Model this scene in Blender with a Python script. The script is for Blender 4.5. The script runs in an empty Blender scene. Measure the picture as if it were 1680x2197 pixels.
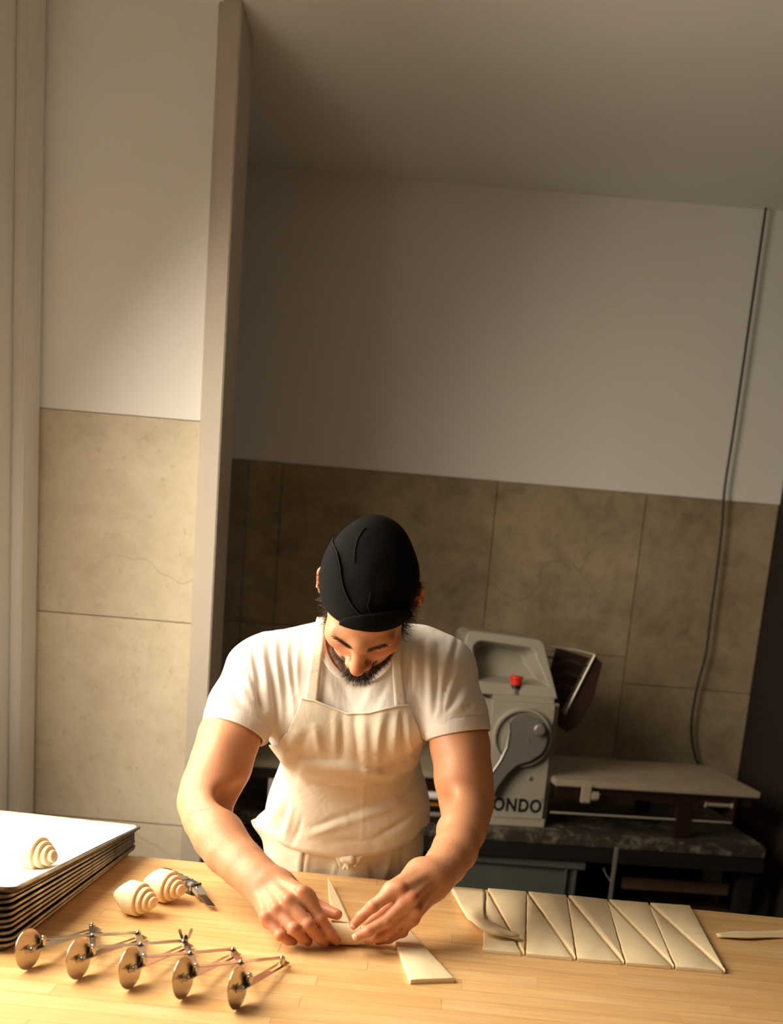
import bpy, bmesh, math, random
import numpy as np
from mathutils import Vector, Matrix
random.seed(7); RNG = np.random.default_rng(7)
scene = bpy.context.scene
col = scene.collection

# ------------------------------------------------------------------ camera
F, PCX, PCY = 2217.0, 840.0, 1648.0            # focal length and optical centre in pixels of the 1680 x 2197 frame
ROLL, PITCH, CAMH, ZT = math.radians(4.86), math.radians(11.3), 1.575, 0.90
_cp, _sp, _cr, _sr = math.cos(PITCH), math.sin(PITCH), math.cos(ROLL), math.sin(ROLL)
CF = np.array([0, _cp, -_sp]); _r0 = np.array([1.0, 0, 0]); _u0 = np.array([0, _sp, _cp])
CR = _r0 * _cr + _u0 * _sr; CU = -_r0 * _sr + _u0 * _cr; CC = np.array([0, 0, CAMH])
def ray(x, y): return CF + CR * ((x - PCX) / F) - CU * ((y - PCY) / F)
def Pz(x, y, z): d = ray(x, y); return CC + d * ((z - CAMH) / d[2])      # point of a sight line at height z
def Py(x, y, Y): d = ray(x, y); return CC + d * (Y / d[1])               # point of a sight line at depth Y
cam = bpy.data.cameras.new('camera'); camo = bpy.data.objects.new('camera', cam); col.objects.link(camo)
camo.matrix_world = Matrix(((CR[0], CU[0], -CF[0], 0), (CR[1], CU[1], -CF[1], 0), (CR[2], CU[2], -CF[2], CAMH), (0, 0, 0, 1)))
cam.sensor_fit = 'HORIZONTAL'; cam.sensor_width = 36.0; cam.lens = F / 1680 * 36
cam.shift_y = (PCY - 1098.5) / 1680; cam.clip_start = 0.05
cam.dof.use_dof = True; cam.dof.focus_distance = 1.98; cam.dof.aperture_fstop = 4.0
scene.camera = camo
# ------------------------------------------------------------------ light
w = bpy.data.worlds.new('world'); scene.world = w; w.use_nodes = True
w.node_tree.nodes['Background'].inputs[0].default_value = (1.0, 0.66, 0.38, 1)
w.node_tree.nodes['Background'].inputs[1].default_value = 0.015
def area(name, loc, rot, sx, sy, power, colr, spread=180):
    L = bpy.data.lights.new(name, 'AREA'); L.shape = 'RECTANGLE'; L.size = sx; L.size_y = sy; L.energy = power; L.color = colr
    L.spread = math.radians(spread)
    o = bpy.data.objects.new(name, L); col.objects.link(o); o.location = loc; o.rotation_euler = rot; return o
area('window_daylight', (-1.24, 1.72, 1.80), (0, math.radians(-(90 - 32)), 0), 1.4, 1.40, 54, (1.0, 0.865, 0.67), 150)
vs = scene.view_settings; vs.view_transform = 'Standard'; vs.look = 'None'; vs.gamma = 1.0; vs.use_curve_mapping = False
vs.exposure = 0.28

# ------------------------------------------------------------------ materials
MATS = {}
def nodes_of(name):
    m = bpy.data.materials.new(name); m.use_nodes = True; nt = m.node_tree; b = nt.nodes['Principled BSDF']; MATS[name] = m
    return m, nt, b
def N(nt, t, **kw):
    n = nt.nodes.new(t)
    for k, v in kw.items():
        if k.startswith('_'): setattr(n, k[1:], v)
        else: n.inputs[k.replace('__', ' ')].default_value = v
    return n
def mixc(nt, fac, a, b, mode='MIX'):
    m = nt.nodes.new('ShaderNodeMix'); m.data_type = 'RGBA'; m.blend_type = mode
    for s, v in ((0, fac), (6, a), (7, b)):
        if hasattr(v, 'is_output'): nt.links.new(v, m.inputs[s])
        elif isinstance(v, (int, float)): m.inputs[s].default_value = v
        else: m.inputs[s].default_value = (*v[:3], 1)
    return m.outputs[2]
def ramp(nt, src, p0, p1, c0=(0, 0, 0), c1=(1, 1, 1)):
    r = nt.nodes.new('ShaderNodeValToRGB'); e = r.color_ramp.elements
    e[0].position, e[1].position = p0, p1; e[0].color = (*c0, 1); e[1].color = (*c1, 1)
    nt.links.new(src, r.inputs[0]); return r.outputs[0]
def coords(nt, scale=(1, 1, 1), kind='Object', rot=(0, 0, 0)):
    tc = nt.nodes.new('ShaderNodeTexCoord'); mp = nt.nodes.new('ShaderNodeMapping')
    mp.inputs['Scale'].default_value = scale; mp.inputs['Rotation'].default_value = rot
    nt.links.new(tc.outputs[kind], mp.inputs[0]); return mp.outputs[0]
def noise(nt, vec, scale, detail=4, rough=0.55, dist=0.0):
    n = nt.nodes.new('ShaderNodeTexNoise'); n.inputs['Scale'].default_value = scale; n.inputs['Detail'].default_value = detail
    n.inputs['Roughness'].default_value = rough; n.inputs['Distortion'].default_value = dist
    nt.links.new(vec, n.inputs['Vector']); return n.outputs['Fac']
def bump(nt, b, h, strength, dist=0.01, prev=None):
    n = nt.nodes.new('ShaderNodeBump'); n.inputs['Strength'].default_value = strength; n.inputs['Distance'].default_value = dist
    nt.links.new(h, n.inputs['Height'])
    if prev is not None: nt.links.new(prev, n.inputs['Normal'])
    nt.links.new(n.outputs[0], b.inputs['Normal']); return n.outputs[0]
def plain(name, c, rough=0.5, metal=0.0, c2=None, scale=30, bs=0.0, bd=0.002, spec=0.5, bscale=None):
    m, nt, b = nodes_of(name)
    b.inputs['Roughness'].default_value = rough; b.inputs['Metallic'].default_value = metal
    b.inputs['Specular IOR Level'].default_value = spec; b.inputs['Base Color'].default_value = (*c, 1)
    if c2 is not None or bs:
        v = coords(nt)
        if c2 is not None: nt.links.new(mixc(nt, ramp(nt, noise(nt, v, scale, 5), 0.35, 0.7), c, c2), b.inputs['Base Color'])
        if bs: bump(nt, b, noise(nt, v, bscale or scale * 3, 4), bs, bd)
    return m
def concrete(name, c0, c1, dark, rnd=0.25):
    m, nt, b = nodes_of(name); b.inputs['Roughness'].default_value = 0.85; b.inputs['Specular IOR Level'].default_value = 0.25
    v = coords(nt)
    oi = nt.nodes.new('ShaderNodeObjectInfo')
    big = ramp(nt, noise(nt, v, 3.2, 8, 0.68, 0.3), 0.34, 0.66)
    base = mixc(nt, big, c0, c1)
    mott = ramp(nt, noise(nt, v, 16, 8, 0.72), 0.42, 0.66)
    base = mixc(nt, mott, base, mixc(nt, 0.55, base, c1), 'MIX')
    spots = ramp(nt, noise(nt, v, 34, 6, 0.75), 0.56, 0.80)
    s2 = nt.nodes.new('ShaderNodeMath'); s2.operation = 'MULTIPLY'; nt.links.new(spots, s2.inputs[0]); s2.inputs[1].default_value = 0.8
    base = mixc(nt, s2.outputs[0], base, dark)
    # hairline cracks
    vo = nt.nodes.new('ShaderNodeTexVoronoi'); vo.feature = 'DISTANCE_TO_EDGE'; vo.inputs['Scale'].default_value = 1.1
    dist = nt.nodes.new('ShaderNodeVectorMath'); dist.operation = 'ADD'
    nn = nt.nodes.new('ShaderNodeTexNoise'); nn.inputs['Scale'].default_value = 5; nt.links.new(v, nn.inputs['Vector'])
    sc = nt.nodes.new('ShaderNodeVectorMath'); sc.operation = 'SCALE'; sc.inputs['Scale'].default_value = 0.35
    nt.links.new(nn.outputs['Color'], sc.inputs[0]); nt.links.new(v, dist.inputs[0]); nt.links.new(sc.outputs[0], dist.inputs[1])
    nt.links.new(dist.outputs[0], vo.inputs['Vector'])
    crack = ramp(nt, vo.outputs['Distance'], 0.0, 0.006, (1, 1, 1), (0, 0, 0))
    gate = ramp(nt, noise(nt, v, 1.7, 2), 0.5, 0.62)
    cm = nt.nodes.new('ShaderNodeMath'); cm.operation = 'MULTIPLY'; nt.links.new(crack, cm.inputs[0]); nt.links.new(gate, cm.inputs[1])
    cm2 = nt.nodes.new('ShaderNodeMath'); cm2.operation = 'MULTIPLY'; nt.links.new(cm.outputs[0], cm2.inputs[0]); cm2.inputs[1].default_value = 0.5
    base = mixc(nt, cm2.outputs[0], base, dark)
    hs = nt.nodes.new('ShaderNodeHueSaturation'); nt.links.new(base, hs.inputs['Color'])
    mr = nt.nodes.new('ShaderNodeMapRange'); nt.links.new(oi.outputs['Random'], mr.inputs[0]); mr.inputs[3].default_value = 1 - rnd; mr.inputs[4].default_value = 1 + rnd
    nt.links.new(mr.outputs[0], hs.inputs['Value'])
    nt.links.new(hs.outputs[0], b.inputs['Base Color'])
    bump(nt, b, noise(nt, v, 60, 5, 0.6), 0.35, 0.004)
    return m
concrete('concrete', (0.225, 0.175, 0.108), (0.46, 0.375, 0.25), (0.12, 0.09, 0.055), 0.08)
concrete('lit_concrete', (0.58, 0.495, 0.36), (0.77, 0.69, 0.54), (0.38, 0.31, 0.22), 0.04)  # lighter copy of the concrete: window light on the short wall put into colour
plain('frame_paint', (0.56, 0.50, 0.43), 0.5, c2=(0.52, 0.465, 0.40), scale=5)
plain('white_paint', (0.86, 0.84, 0.80), 0.55, c2=(0.82, 0.80, 0.75), scale=6, bs=0.05)
plain('white_plaster', (0.90, 0.89, 0.86), 0.9, c2=(0.86, 0.85, 0.81), scale=2.5, bs=0.10, bd=0.003)
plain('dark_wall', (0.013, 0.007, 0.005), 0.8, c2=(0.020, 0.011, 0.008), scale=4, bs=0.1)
plain('floor_screed', (0.08, 0.065, 0.05), 0.7, c2=(0.11, 0.09, 0.07), scale=3, bs=0.2)
def wood(name, ca, cb, rough=0.42):
    m, nt, b = nodes_of(name)
    oi = nt.nodes.new('ShaderNodeObjectInfo')
    tc = nt.nodes.new('ShaderNodeTexCoord'); off = nt.nodes.new('ShaderNodeVectorMath'); off.operation = 'ADD'
    cmb = nt.nodes.new('ShaderNodeCombineXYZ'); mu = nt.nodes.new('ShaderNodeMath'); mu.operation = 'MULTIPLY'; mu.inputs[1].default_value = 37.0
    nt.links.new(oi.outputs['Random'], mu.inputs[0])
    for i in range(3): nt.links.new(mu.outputs[0], cmb.inputs[i])
    nt.links.new(tc.outputs['Object'], off.inputs[0]); nt.links.new(cmb.outputs[0], off.inputs[1])
    mp = nt.nodes.new('ShaderNodeMapping'); mp.inputs['Scale'].default_value = (2.2, 34, 34); nt.links.new(off.outputs[0], mp.inputs[0])
    g = noise(nt, mp.outputs[0], 1.6, 5, 0.6, 0.6)
    mp2 = nt.nodes.new('ShaderNodeMapping'); mp2.inputs['Scale'].default_value = (14, 420, 420); nt.links.new(off.outputs[0], mp2.inputs[0])
    fine = noise(nt, mp2.outputs[0], 1.0, 3, 0.5)
    base = mixc(nt, oi.outputs['Random'], ca, cb)
    base = mixc(nt, ramp(nt, g, 0.35, 0.72), base, mixc(nt, 0.55, base, (0.50, 0.24, 0.075)))
    base = mixc(nt, ramp(nt, fine, 0.55, 0.80), base, mixc(nt, 0.35, base, (0.34, 0.15, 0.05)))
    # flour film, stains and scratches of a used bench
    fl = ramp(nt, noise(nt, off.outputs[0], 5, 5, 0.6), 0.50, 0.80)
    fm = nt.nodes.new('ShaderNodeMath'); fm.operation = 'MULTIPLY'; fm.inputs[1].default_value = 0.28; nt.links.new(fl, fm.inputs[0])
    base = mixc(nt, fm.outputs[0], base, (0.80, 0.64, 0.42))
    nt.links.new(base, b.inputs['Base Color']); b.inputs['Roughness'].default_value = rough
    bump(nt, b, fine, 0.10, 0.0006)
    return m
wood('maple', (0.80, 0.53, 0.255), (0.71, 0.43, 0.175))
plain('dark_wood', (0.10, 0.055, 0.03), 0.6, c2=(0.14, 0.08, 0.045), scale=20)
plain('steel', (0.55, 0.50, 0.44), 0.22, 1.0, bs=0.05, bscale=200)
plain('steel_blade', (0.62, 0.54, 0.44), 0.20, 1.0, c2=(0.50, 0.42, 0.33), scale=9, bs=0.03, bscale=150)
plain('tray_metal', (0.115, 0.105, 0.085), 0.40, 0.85, c2=(0.20, 0.18, 0.14), scale=40, bs=0.15)
plain('tray_rim', (0.42, 0.38, 0.31), 0.38, 0.9, c2=(0.20, 0.17, 0.13), scale=25, bs=0.1)
plain('parchment', (0.90, 0.895, 0.88), 0.6, bs=0.08, bscale=14, bd=0.004)
def dough(name, c, c2):
    m, nt, b = nodes_of(name); v = coords(nt)
    nt.links.new(mixc(nt, ramp(nt, noise(nt, v, 30, 5), 0.35, 0.7), c, c2), b.inputs['Base Color'])
    b.inputs['Roughness'].default_value = 0.62; b.inputs['Subsurface Weight'].default_value = 0.25
    b.inputs['Subsurface Radius'].default_value = (0.012, 0.007, 0.003); b.inputs['Subsurface Scale'].default_value = 0.5
    bump(nt, b, noise(nt, v, 160, 4), 0.12, 0.001); return m
dough('dough', (0.83, 0.67, 0.42), (0.88, 0.74, 0.50))
dough('dough_edge', (0.86, 0.66, 0.34), (0.90, 0.73, 0.44))
plain('machine_cream', (0.37, 0.345, 0.28), 0.42, c2=(0.34, 0.315, 0.25), scale=5, bs=0.03)
plain('machine_grey', (0.17, 0.16, 0.14), 0.45, c2=(0.15, 0.14, 0.12), scale=8)
plain('alu', (0.55, 0.53, 0.49), 0.35, 0.8)
plain('red_plastic', (0.80, 0.03, 0.015), 0.35)
plain('black_plastic', (0.012, 0.011, 0.010), 0.45)
plain('guard_dark', (0.024, 0.010, 0.007), 0.35)
plain('rod_metal', (0.62, 0.56, 0.47), 0.35, 0.6)
plain('conveyor_belt', (0.36, 0.30, 0.22), 0.75, c2=(0.30, 0.25, 0.18), scale=14, bs=0.1)
m, nt, b = nodes_of('floured_steel'); v = coords(nt)
fl = ramp(nt, noise(nt, v, 11, 7, 0.75), 0.50, 0.72)
nt.links.new(mixc(nt, fl, (0.040, 0.032, 0.024), (0.34, 0.29, 0.22)), b.inputs['Base Color']); b.inputs['Roughness'].default_value = 0.5
plain('crate_plastic', (0.085, 0.095, 0.080), 0.5, c2=(0.07, 0.08, 0.068), scale=7)
plain('orange_plastic', (0.75, 0.32, 0.05), 0.5)
plain('black_print', (0.008, 0.008, 0.010), 0.5)

# ------------------------------------------------------------------ mesh building
class MB:
    def __init__(s): s.v = []; s.f = []; s.mi = []
    def add(s, vs, fs, mi=0):
        o = len(s.v); s.v += [tuple(map(float, p)) for p in vs]; s.f += [tuple(i + o for i in q) for q in fs]; s.mi += [mi] * len(fs); return s
    def box(s, lo, hi, bev=0.0, M=None, mi=0):
        lo = np.array(lo, float); hi = np.array(hi, float); c = (lo + hi) / 2; h = (hi - lo) / 2
        if bev <= 0:
            vs = [c + h * np.array((x, y, z)) for x in (-1, 1) for y in (-1, 1) for z in (-1, 1)]
            fs = [(0, 1, 3, 2), (4, 6, 7, 5), (0, 4, 5, 1), (2, 3, 7, 6), (0, 2, 6, 4), (1, 5, 7, 3)]
        else:
            bm = bmesh.new(); bmesh.ops.create_cube(bm, size=1)
            for q in bm.verts: q.co = Vector(c + np.array(q.co) * 2 * h)
            bmesh.ops.bevel(bm, geom=bm.edges[:], offset=bev, segments=2, affect='EDGES', clamp_overlap=True)
            bm.verts.ensure_lookup_table(); vs = [np.array(q.co) for q in bm.verts]; fs = [tuple(x.index for x in q.verts) for q in bm.faces]; bm.free()
        if M is not None: vs = [np.array(M @ Vector(q)) for q in vs]
        return s.add(vs, fs, mi)
    def prism(s, poly, z0, z1, inset=0.0, mi=0):
        """poly: list of (x, y); vertical prism with a small chamfer at the top"""
        n = len(poly); P = np.array(poly, float); c = P.mean(0)
        def off(d):
            out = []
            for i in range(n):
                a, b_, e = P[i - 1], P[i], P[(i + 1) % n]
                u = (b_ - a) / (np.linalg.norm(b_ - a) + 1e-9); w_ = (e - b_) / (np.linalg.norm(e - b_) + 1e-9)
                bis = np.array((-u[1] - w_[1], u[0] + w_[0])); L = np.linalg.norm(bis)
                bis = bis / (L + 1e-9); k = 1 / max(0.45, bis @ np.array((-u[1], u[0])))
                out.append(b_ + bis * d * k)
            return np.array(out)
        area2 = sum(P[i - 1][0] * P[i][1] - P[i][0] * P[i - 1][1] for i in range(n)); sg = 1 if area2 > 0 else -1
        if sg < 0: P = P[::-1].copy()
        rings = [(off(0), z0), (off(0), z1 - inset)]
        if inset > 0: rings += [(off(inset * 0.35), z1 - inset * 0.3), (off(inset), z1)]
        vs = []; fs = []
        for Q, z in rings: vs += [(q[0], q[1], z) for q in Q]
        for k in range(len(rings) - 1):
            for i in range(n): j = (i + 1) % n; fs.append((k * n + i, k * n + j, (k + 1) * n + j, (k + 1) * n + i))
        fs.append(tuple(range((len(rings) - 1) * n, len(rings) * n))); fs.append(tuple(range(n))[::-1])
        return s.add(vs, fs, mi)
    def extr(s, poly, o, ux, uy, un, t0, t1, mi=0):
        """polygon in plane (o, ux, uy), extruded along un from t0 to t1"""
        o, ux, uy, un = map(lambda q: np.array(q, float), (o, ux, uy, un)); n = len(poly); vs = []
        for t in (t0, t1): vs += [o + ux * a + uy * b_ + un * t for a, b_ in poly]
        fs = [(i, (i + 1) % n, n + (i + 1) % n, n + i) for i in range(n)] + [tuple(range(n))[::-1], tuple(range(n, 2 * n))]
        return s.add(vs, fs, mi)
    def tube(s, pts, r, n=10, cap=True, mi=0):
        pts = [np.array(p, float) for p in pts]; rr = r if hasattr(r, '__len__') else [r] * len(pts)
        t = [pts[min(i + 1, len(pts) - 1)] - pts[max(i - 1, 0)] for i in range(len(pts))]; t = [q / (np.linalg.norm(q) + 1e-12) for q in t]
        a = np.cross(t[0], (0, 0, 1)); a = np.cross(t[0], (1, 0, 0)) if np.linalg.norm(a) < 0.05 else a; a /= np.linalg.norm(a)
        vs = []; fs = []
        for i, p in enumerate(pts):
            a = a - t[i] * (a @ t[i]); a /= np.linalg.norm(a); b_ = np.cross(t[i], a)
            vs += [p + (a * math.cos(2 * math.pi * k / n) + b_ * math.sin(2 * math.pi * k / n)) * rr[i] for k in range(n)]
        for i in range(len(pts) - 1):
            for k in range(n): l = (k + 1) % n; fs.append((i * n + k, i * n + l, (i + 1) * n + l, (i + 1) * n + k))
        if cap: fs += [tuple(range(n))[::-1], tuple(range((len(pts) - 1) * n, len(pts) * n))]
        return s.add(vs, fs, mi)
    def lathe(s, prof, o, ax, n=32, mi=0, shear=None):
        """prof: (distance along axis, radius)"""
        o = np.array(o, float); ax = np.array(ax, float); ax /= np.linalg.norm(ax)
        a = np.cross(ax, (0, 0, 1)); a = np.array((1.0, 0, 0)) if np.linalg.norm(a) < 0.05 else a; a = a / np.linalg.norm(a); b_ = np.cross(ax, a)
        vs = []; fs = []
        for i, (h, r) in enumerate(prof):
            for k in range(n):
                q = 2 * math.pi * k / n; dh = 0 if shear is None else shear(i, q)
                vs.append(o + ax * (h + dh) + (a * math.cos(q) + b_ * math.sin(q)) * max(r, 1e-5))
        for i in range(len(prof) - 1):
            for k in range(n): l = (k + 1) % n; fs.append((i * n + k, i * n + l, (i + 1) * n + l, (i + 1) * n + k))
        fs += [tuple(range(n))[::-1], tuple(range((len(prof) - 1) * n, len(prof) * n))]
        return s.add(vs, fs, mi)
    def grid(s, G, mi=0, closed=False):
        G = np.asarray(G); a, b_ = G.shape[:2]; fs = []
        for i in range(a - 1):
            for j in range(b_ if closed else b_ - 1): k = (j + 1) % b_; fs.append((i * b_ + j, i * b_ + k, (i + 1) * b_ + k, (i + 1) * b_ + j))
        return s.add(G.reshape(-1, 3), fs, mi)
ORG = {}
def obj(name, mb, mats, parent=None, base=None, smooth=None, fix=True):
    v = np.array(mb.v); 
    if parent is not None: org = ORG[parent]
    elif base is not None: org = np.array(base, float)
    else: lo, hi = v.min(0), v.max(0); org = np.array(((lo[0] + hi[0]) / 2, (lo[1] + hi[1]) / 2, lo[2]))
    me = bpy.data.meshes.new(name); me.from_pydata((v - org).tolist(), [], mb.f)
    for mn in ([mats] if isinstance(mats, str) else mats): me.materials.append(MATS[mn])
    if any(mb.mi): me.polygons.foreach_set('material_index', mb.mi)
    if fix:
        bm = bmesh.new(); bm.from_mesh(me); bmesh.ops.recalc_face_normals(bm, faces=bm.faces[:]); bm.to_mesh(me); bm.free()
    o = bpy.data.objects.new(name, me); col.objects.link(o)
    if parent is not None: o.parent = parent
    else: o.location = org
    ORG[o] = org
    if smooth is not None:
        me.polygons.foreach_set('use_smooth', [True] * len(me.polygons))
        if smooth < 179: me.set_sharp_from_angle(angle=math.radians(smooth))
    return o
def tag(o, label=None, cat=None, group=None, kind=None):
    if label: o['label'] = label
    if cat: o['category'] = cat
    if group: o['group'] = group
    if kind: o['kind'] = kind
    return o
def thing(name, loc, label, cat, group=None):
    o = bpy.data.objects.new(name, None); o.empty_display_size = 0.05; col.objects.link(o); o.location = loc; ORG[o] = np.array(loc, float)
    return tag(o, label, cat, group)
def struct(name, mb, mats, parent=None, **k):
    o = obj(name, mb, mats, parent, **k)
    if parent is None: o['kind'] = 'structure'
    return o

# ------------------------------------------------------------------ the setting
WY, SY, XL, XR, XP, ZD, ZC = 4.0, 2.9, -1.05, 1.36, -0.576, 1.90, 2.9
struct('floor', MB().box((-2.4, -1.6, -0.1), (XR + 0.25, WY + 0.25, 0)), 'floor_screed')
struct('ceiling', MB().box((XL - 0.25, -1.6, ZC), (XR + 0.25, WY + 0.25, ZC + 0.1)), 'white_plaster')
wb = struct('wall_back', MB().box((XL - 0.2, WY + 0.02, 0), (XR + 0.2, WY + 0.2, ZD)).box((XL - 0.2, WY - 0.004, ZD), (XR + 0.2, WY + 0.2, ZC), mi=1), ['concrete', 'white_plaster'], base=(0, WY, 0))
def panels(parent, xs, zs_by_col, y, t=0.02, gap=0.0010, mat='concrete'):
    for i in range(len(xs) - 1):
        zs = zs_by_col[i]
        for k in range(len(zs) - 1):
            obj('concrete_panel', MB().box((xs[i] + gap, y - (0.003 if (i + k) % 2 else 0), zs[k] + gap), (xs[i + 1] - gap, y + t, zs[k + 1] - gap), 0.002), mat, parent)
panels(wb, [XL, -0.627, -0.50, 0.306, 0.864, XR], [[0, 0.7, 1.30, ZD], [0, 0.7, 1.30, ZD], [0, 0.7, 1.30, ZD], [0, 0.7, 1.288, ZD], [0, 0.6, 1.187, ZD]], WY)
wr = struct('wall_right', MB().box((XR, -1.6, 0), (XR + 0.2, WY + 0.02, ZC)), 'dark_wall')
# short wall in front of the recess, its concrete panels coloured brighter to stand for the window light
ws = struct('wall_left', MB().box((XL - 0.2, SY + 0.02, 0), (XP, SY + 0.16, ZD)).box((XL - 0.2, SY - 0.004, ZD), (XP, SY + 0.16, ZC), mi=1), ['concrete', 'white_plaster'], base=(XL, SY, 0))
panels(ws, [XL + 0.018, XP + 0.006], [[0, 0.772, 1.357, ZD]], SY, mat='lit_concrete')
struct('trim_1', MB().box((XP, SY - 0.03, 0), (XP + 0.047, SY + 0.16, ZC), 0.003).box((XP - 0.014, SY - 0.012, 0), (XP, SY, ZC), 0.002), 'frame_paint')
# outer wall with the window the daylight comes through
WZ0, WZ1, WY0, WY1 = 0.98, 2.46, 1.04, 2.44
mb = MB().box((XL - 0.22, -1.6, 0), (XL, WY0, ZC)).box((XL - 0.22, WY1, 0), (XL, SY, ZC)).box((XL - 0.22, WY0, 0), (XL, WY1, WZ0)).box((XL - 0.22, WY0, WZ1), (XL, WY1, ZC))
wl = struct('wall_window_side', mb, 'white_plaster', base=(XL, 0, 0))
wn = struct('window_1', MB().box((XL - 0.06, WY0, WZ0), (XL + 0.012, WY0 + 0.05, WZ1), 0.003).box((XL - 0.06, WY1 - 0.05, WZ0), (XL + 0.012, WY1, WZ1), 0.003)
    .box((XL - 0.06, WY0 + 0.05, WZ0), (XL + 0.012, WY1 - 0.05, WZ0 + 0.05), 0.003).box((XL - 0.06, WY0 + 0.05, WZ1 - 0.05), (XL + 0.012, WY1 - 0.05, WZ1), 0.003), 'white_paint')
m, nt, b = nodes_of('window_glass'); tr_ = nt.nodes.new('ShaderNodeBsdfTransparent'); gl_ = nt.nodes.new('ShaderNodeBsdfGlossy'); gl_.inputs['Roughness'].default_value = 0.02; mx_ = nt.nodes.new('ShaderNodeMixShader')
mx_.inputs[0].default_value = 0.06; nt.links.new(tr_.outputs[0], mx_.inputs[1]); nt.links.new(gl_.outputs[0], mx_.inputs[2]); nt.links.new(mx_.outputs[0], nt.nodes['Material Output'].inputs[0])
obj('pane', MB().box((XL - 0.03, WY0 + 0.045, WZ0 + 0.045), (XL - 0.026, WY1 - 0.045, WZ1 - 0.045)), 'window_glass', wn)
struct('trim_2', MB().box((XL, SY - 0.135, 0), (XL + 0.030, SY - 0.012, ZC), 0.004).box((XL, SY - 0.012, 0), (XL + 0.012, SY, ZC), 0.001), 'white_paint')

# ------------------------------------------------------------------ workbench of glued staves
ang = math.radians(-1.95); BY = 2.143
bench = thing('workbench', (0.021, BY, 0), 'long maple butcher block workbench the baker leans over', 'table')
bench.rotation_euler = (0, 0, ang)
def bobj(name, mb, mat, parent=bench, **k):     # bench parts are written in bench coordinates (x along the edge, y from the far edge)
    mb.v = [tuple(np.array(q) + ORG[bench]) for q in mb.v]; return obj(name, mb, mat, parent, **k)
bx0, bx1, by0 = -1.0, 1.24, -1.02
bobj('core', MB().box((bx0, by0, ZT - 0.045), (bx1, 0, ZT - 0.0012)), 'maple')
sw = 0.0425; nrow = 24; rs = random.Random(3)
for r in range(nrow):
    y1 = -r * sw; x = bx0 - rs.uniform(0, 0.4)
    while x < bx1:
        L = rs.uniform(0.28, 0.72); a, b2 = max(x, bx0), min(x + L, bx1); x += L
        if b2 - a < 0.03: continue
        bobj('stave', MB().box((a + 0.00012, y1 - sw + 0.00012, ZT - 0.012), (b2 - 0.00012, y1 - 0.00012, ZT + rs.uniform(-0.0001, 0.0001)), 0.0003), 'maple')
for x in (bx0 + 0.06, bx1 - 0.14):
    for y in (-0.98, -0.12):
        bobj('leg', MB().box((x, y, 0), (x + 0.08, y + 0.08, ZT - 0.045), 0.004), 'dark_wood')
for y in (-0.96, -0.10): bobj('rail', MB().box((bx0 + 0.14, y, ZT - 0.14), (bx1 - 0.14, y + 0.03, ZT - 0.045)), 'dark_wood')
# ------------------------------------------------------------------ trays, parchment
TX, TY0, TY1 = -0.545, 1.575, 2.185
def tray_mb(W=0.40, L=0.62, hgt=0.017):
    """right edge at x = 0, far edge at y = 0, running to -W and -L"""
    mb = MB(); r = 0.022
    def rr(in_, z, n=5):
        out = []
        for cx, cy, a0 in ((-in_ - r, -in_ - r, 0), (-W + in_ + r, -in_ - r, 90), (-W + in_ + r, -L + in_ + r, 180), (-in_ - r, -L + in_ + r, 270)):
            for k in range(n): q = math.radians(a0 + 90 * k / (n - 1)); out.append((cx + r * math.cos(q), cy + r * math.sin(q), z))
        return out
    rings = [rr(0.011, 0.0015), rr(0.0015, hgt), rr(-0.0015, hgt), rr(-0.002, hgt - 0.004), rr(0.0, hgt - 0.004), rr(0.010, 0)]
    n = len(rings[0]); vs = sum(rings, []); fs = []; mi = []
    for k in range(len(rings) - 1):
        for i in range(n): j = (i + 1) % n; fs.append((k * n + i, k * n + j, (k + 1) * n + j, (k + 1) * n + i)); mi.append(1 if k in (1, 2, 3) else 0)
    fs += [tuple(range(n)), tuple(range((len(rings) - 1) * n, len(rings) * n))[::-1]]; mi += [0, 0]
    mb.add(vs, fs); mb.mi = mi; return mb
NT = 10
rt = random.Random(5); tray_top = None
ordn = ['bottom', 'second', 'third', 'fourth', 'fifth', 'sixth', 'seventh', 'eighth', 'ninth', 'top']
for k in range(NT):
    zf = 0.9005 + 0.0047 * k; slope = -0.0055 * k / 0.60   # fans open towards the near end
    mb = tray_mb()
    o = obj('baking_tray', mb, ['tray_metal', 'tray_rim'], base=(0, 0, 0), smooth=40)
    o.location = (TX + rt.uniform(-0.002, 0.002) + (0.010 if k == NT - 1 else 0), TY1 + rt.uniform(-0.002, 0.002), zf + (0.004 if k == NT - 1 else 0))
    o.rotation_euler = (slope, 0, math.radians(-4.5 + rt.uniform(-0.18, 0.18)))
    if k == NT - 1: lab = 'grey metal baking tray lined with white paper, topmost of the stack'
    elif k == 0: lab = 'dark baking tray at the very bottom of the stack, resting on the bench'
    else: lab = 'grey metal baking tray, %s from the bottom of the stack' % ordn[k]
    tag(o, lab, 'baking tray', 'baking trays stacked on the left end of the workbench')
    tray_top = o
bpy.context.view_layer.update()
MT = tray_top.matrix_world.copy()
G = np.zeros((25, 25, 3)); 
for i in range(25):
    for j in range(25):
        u, v_ = i / 24, j / 24; x = -0.39 + 0.384 * u; y = -0.612 + 0.606 * v_
        e = max(0, (u - 0.93) / 0.07, (v_ - 0.95) / 0.05)
        z = 0.0045 + 0.011 * min(1, e) ** 1.5 + 0.0010 * math.sin(9 * u + 3) * math.sin(7 * v_)
        G[i, j] = MT @ Vector((x, y, z))
pm = MB().grid(G); pp = obj('parchment_sheet', pm, 'parchment', smooth=180)
md = pp.modifiers.new('s', 'SOLIDIFY'); md.thickness = 0.0006; md.offset = 0
tag(pp, 'sheet of white baking paper lining the top tray of the stack', 'paper')

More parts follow.
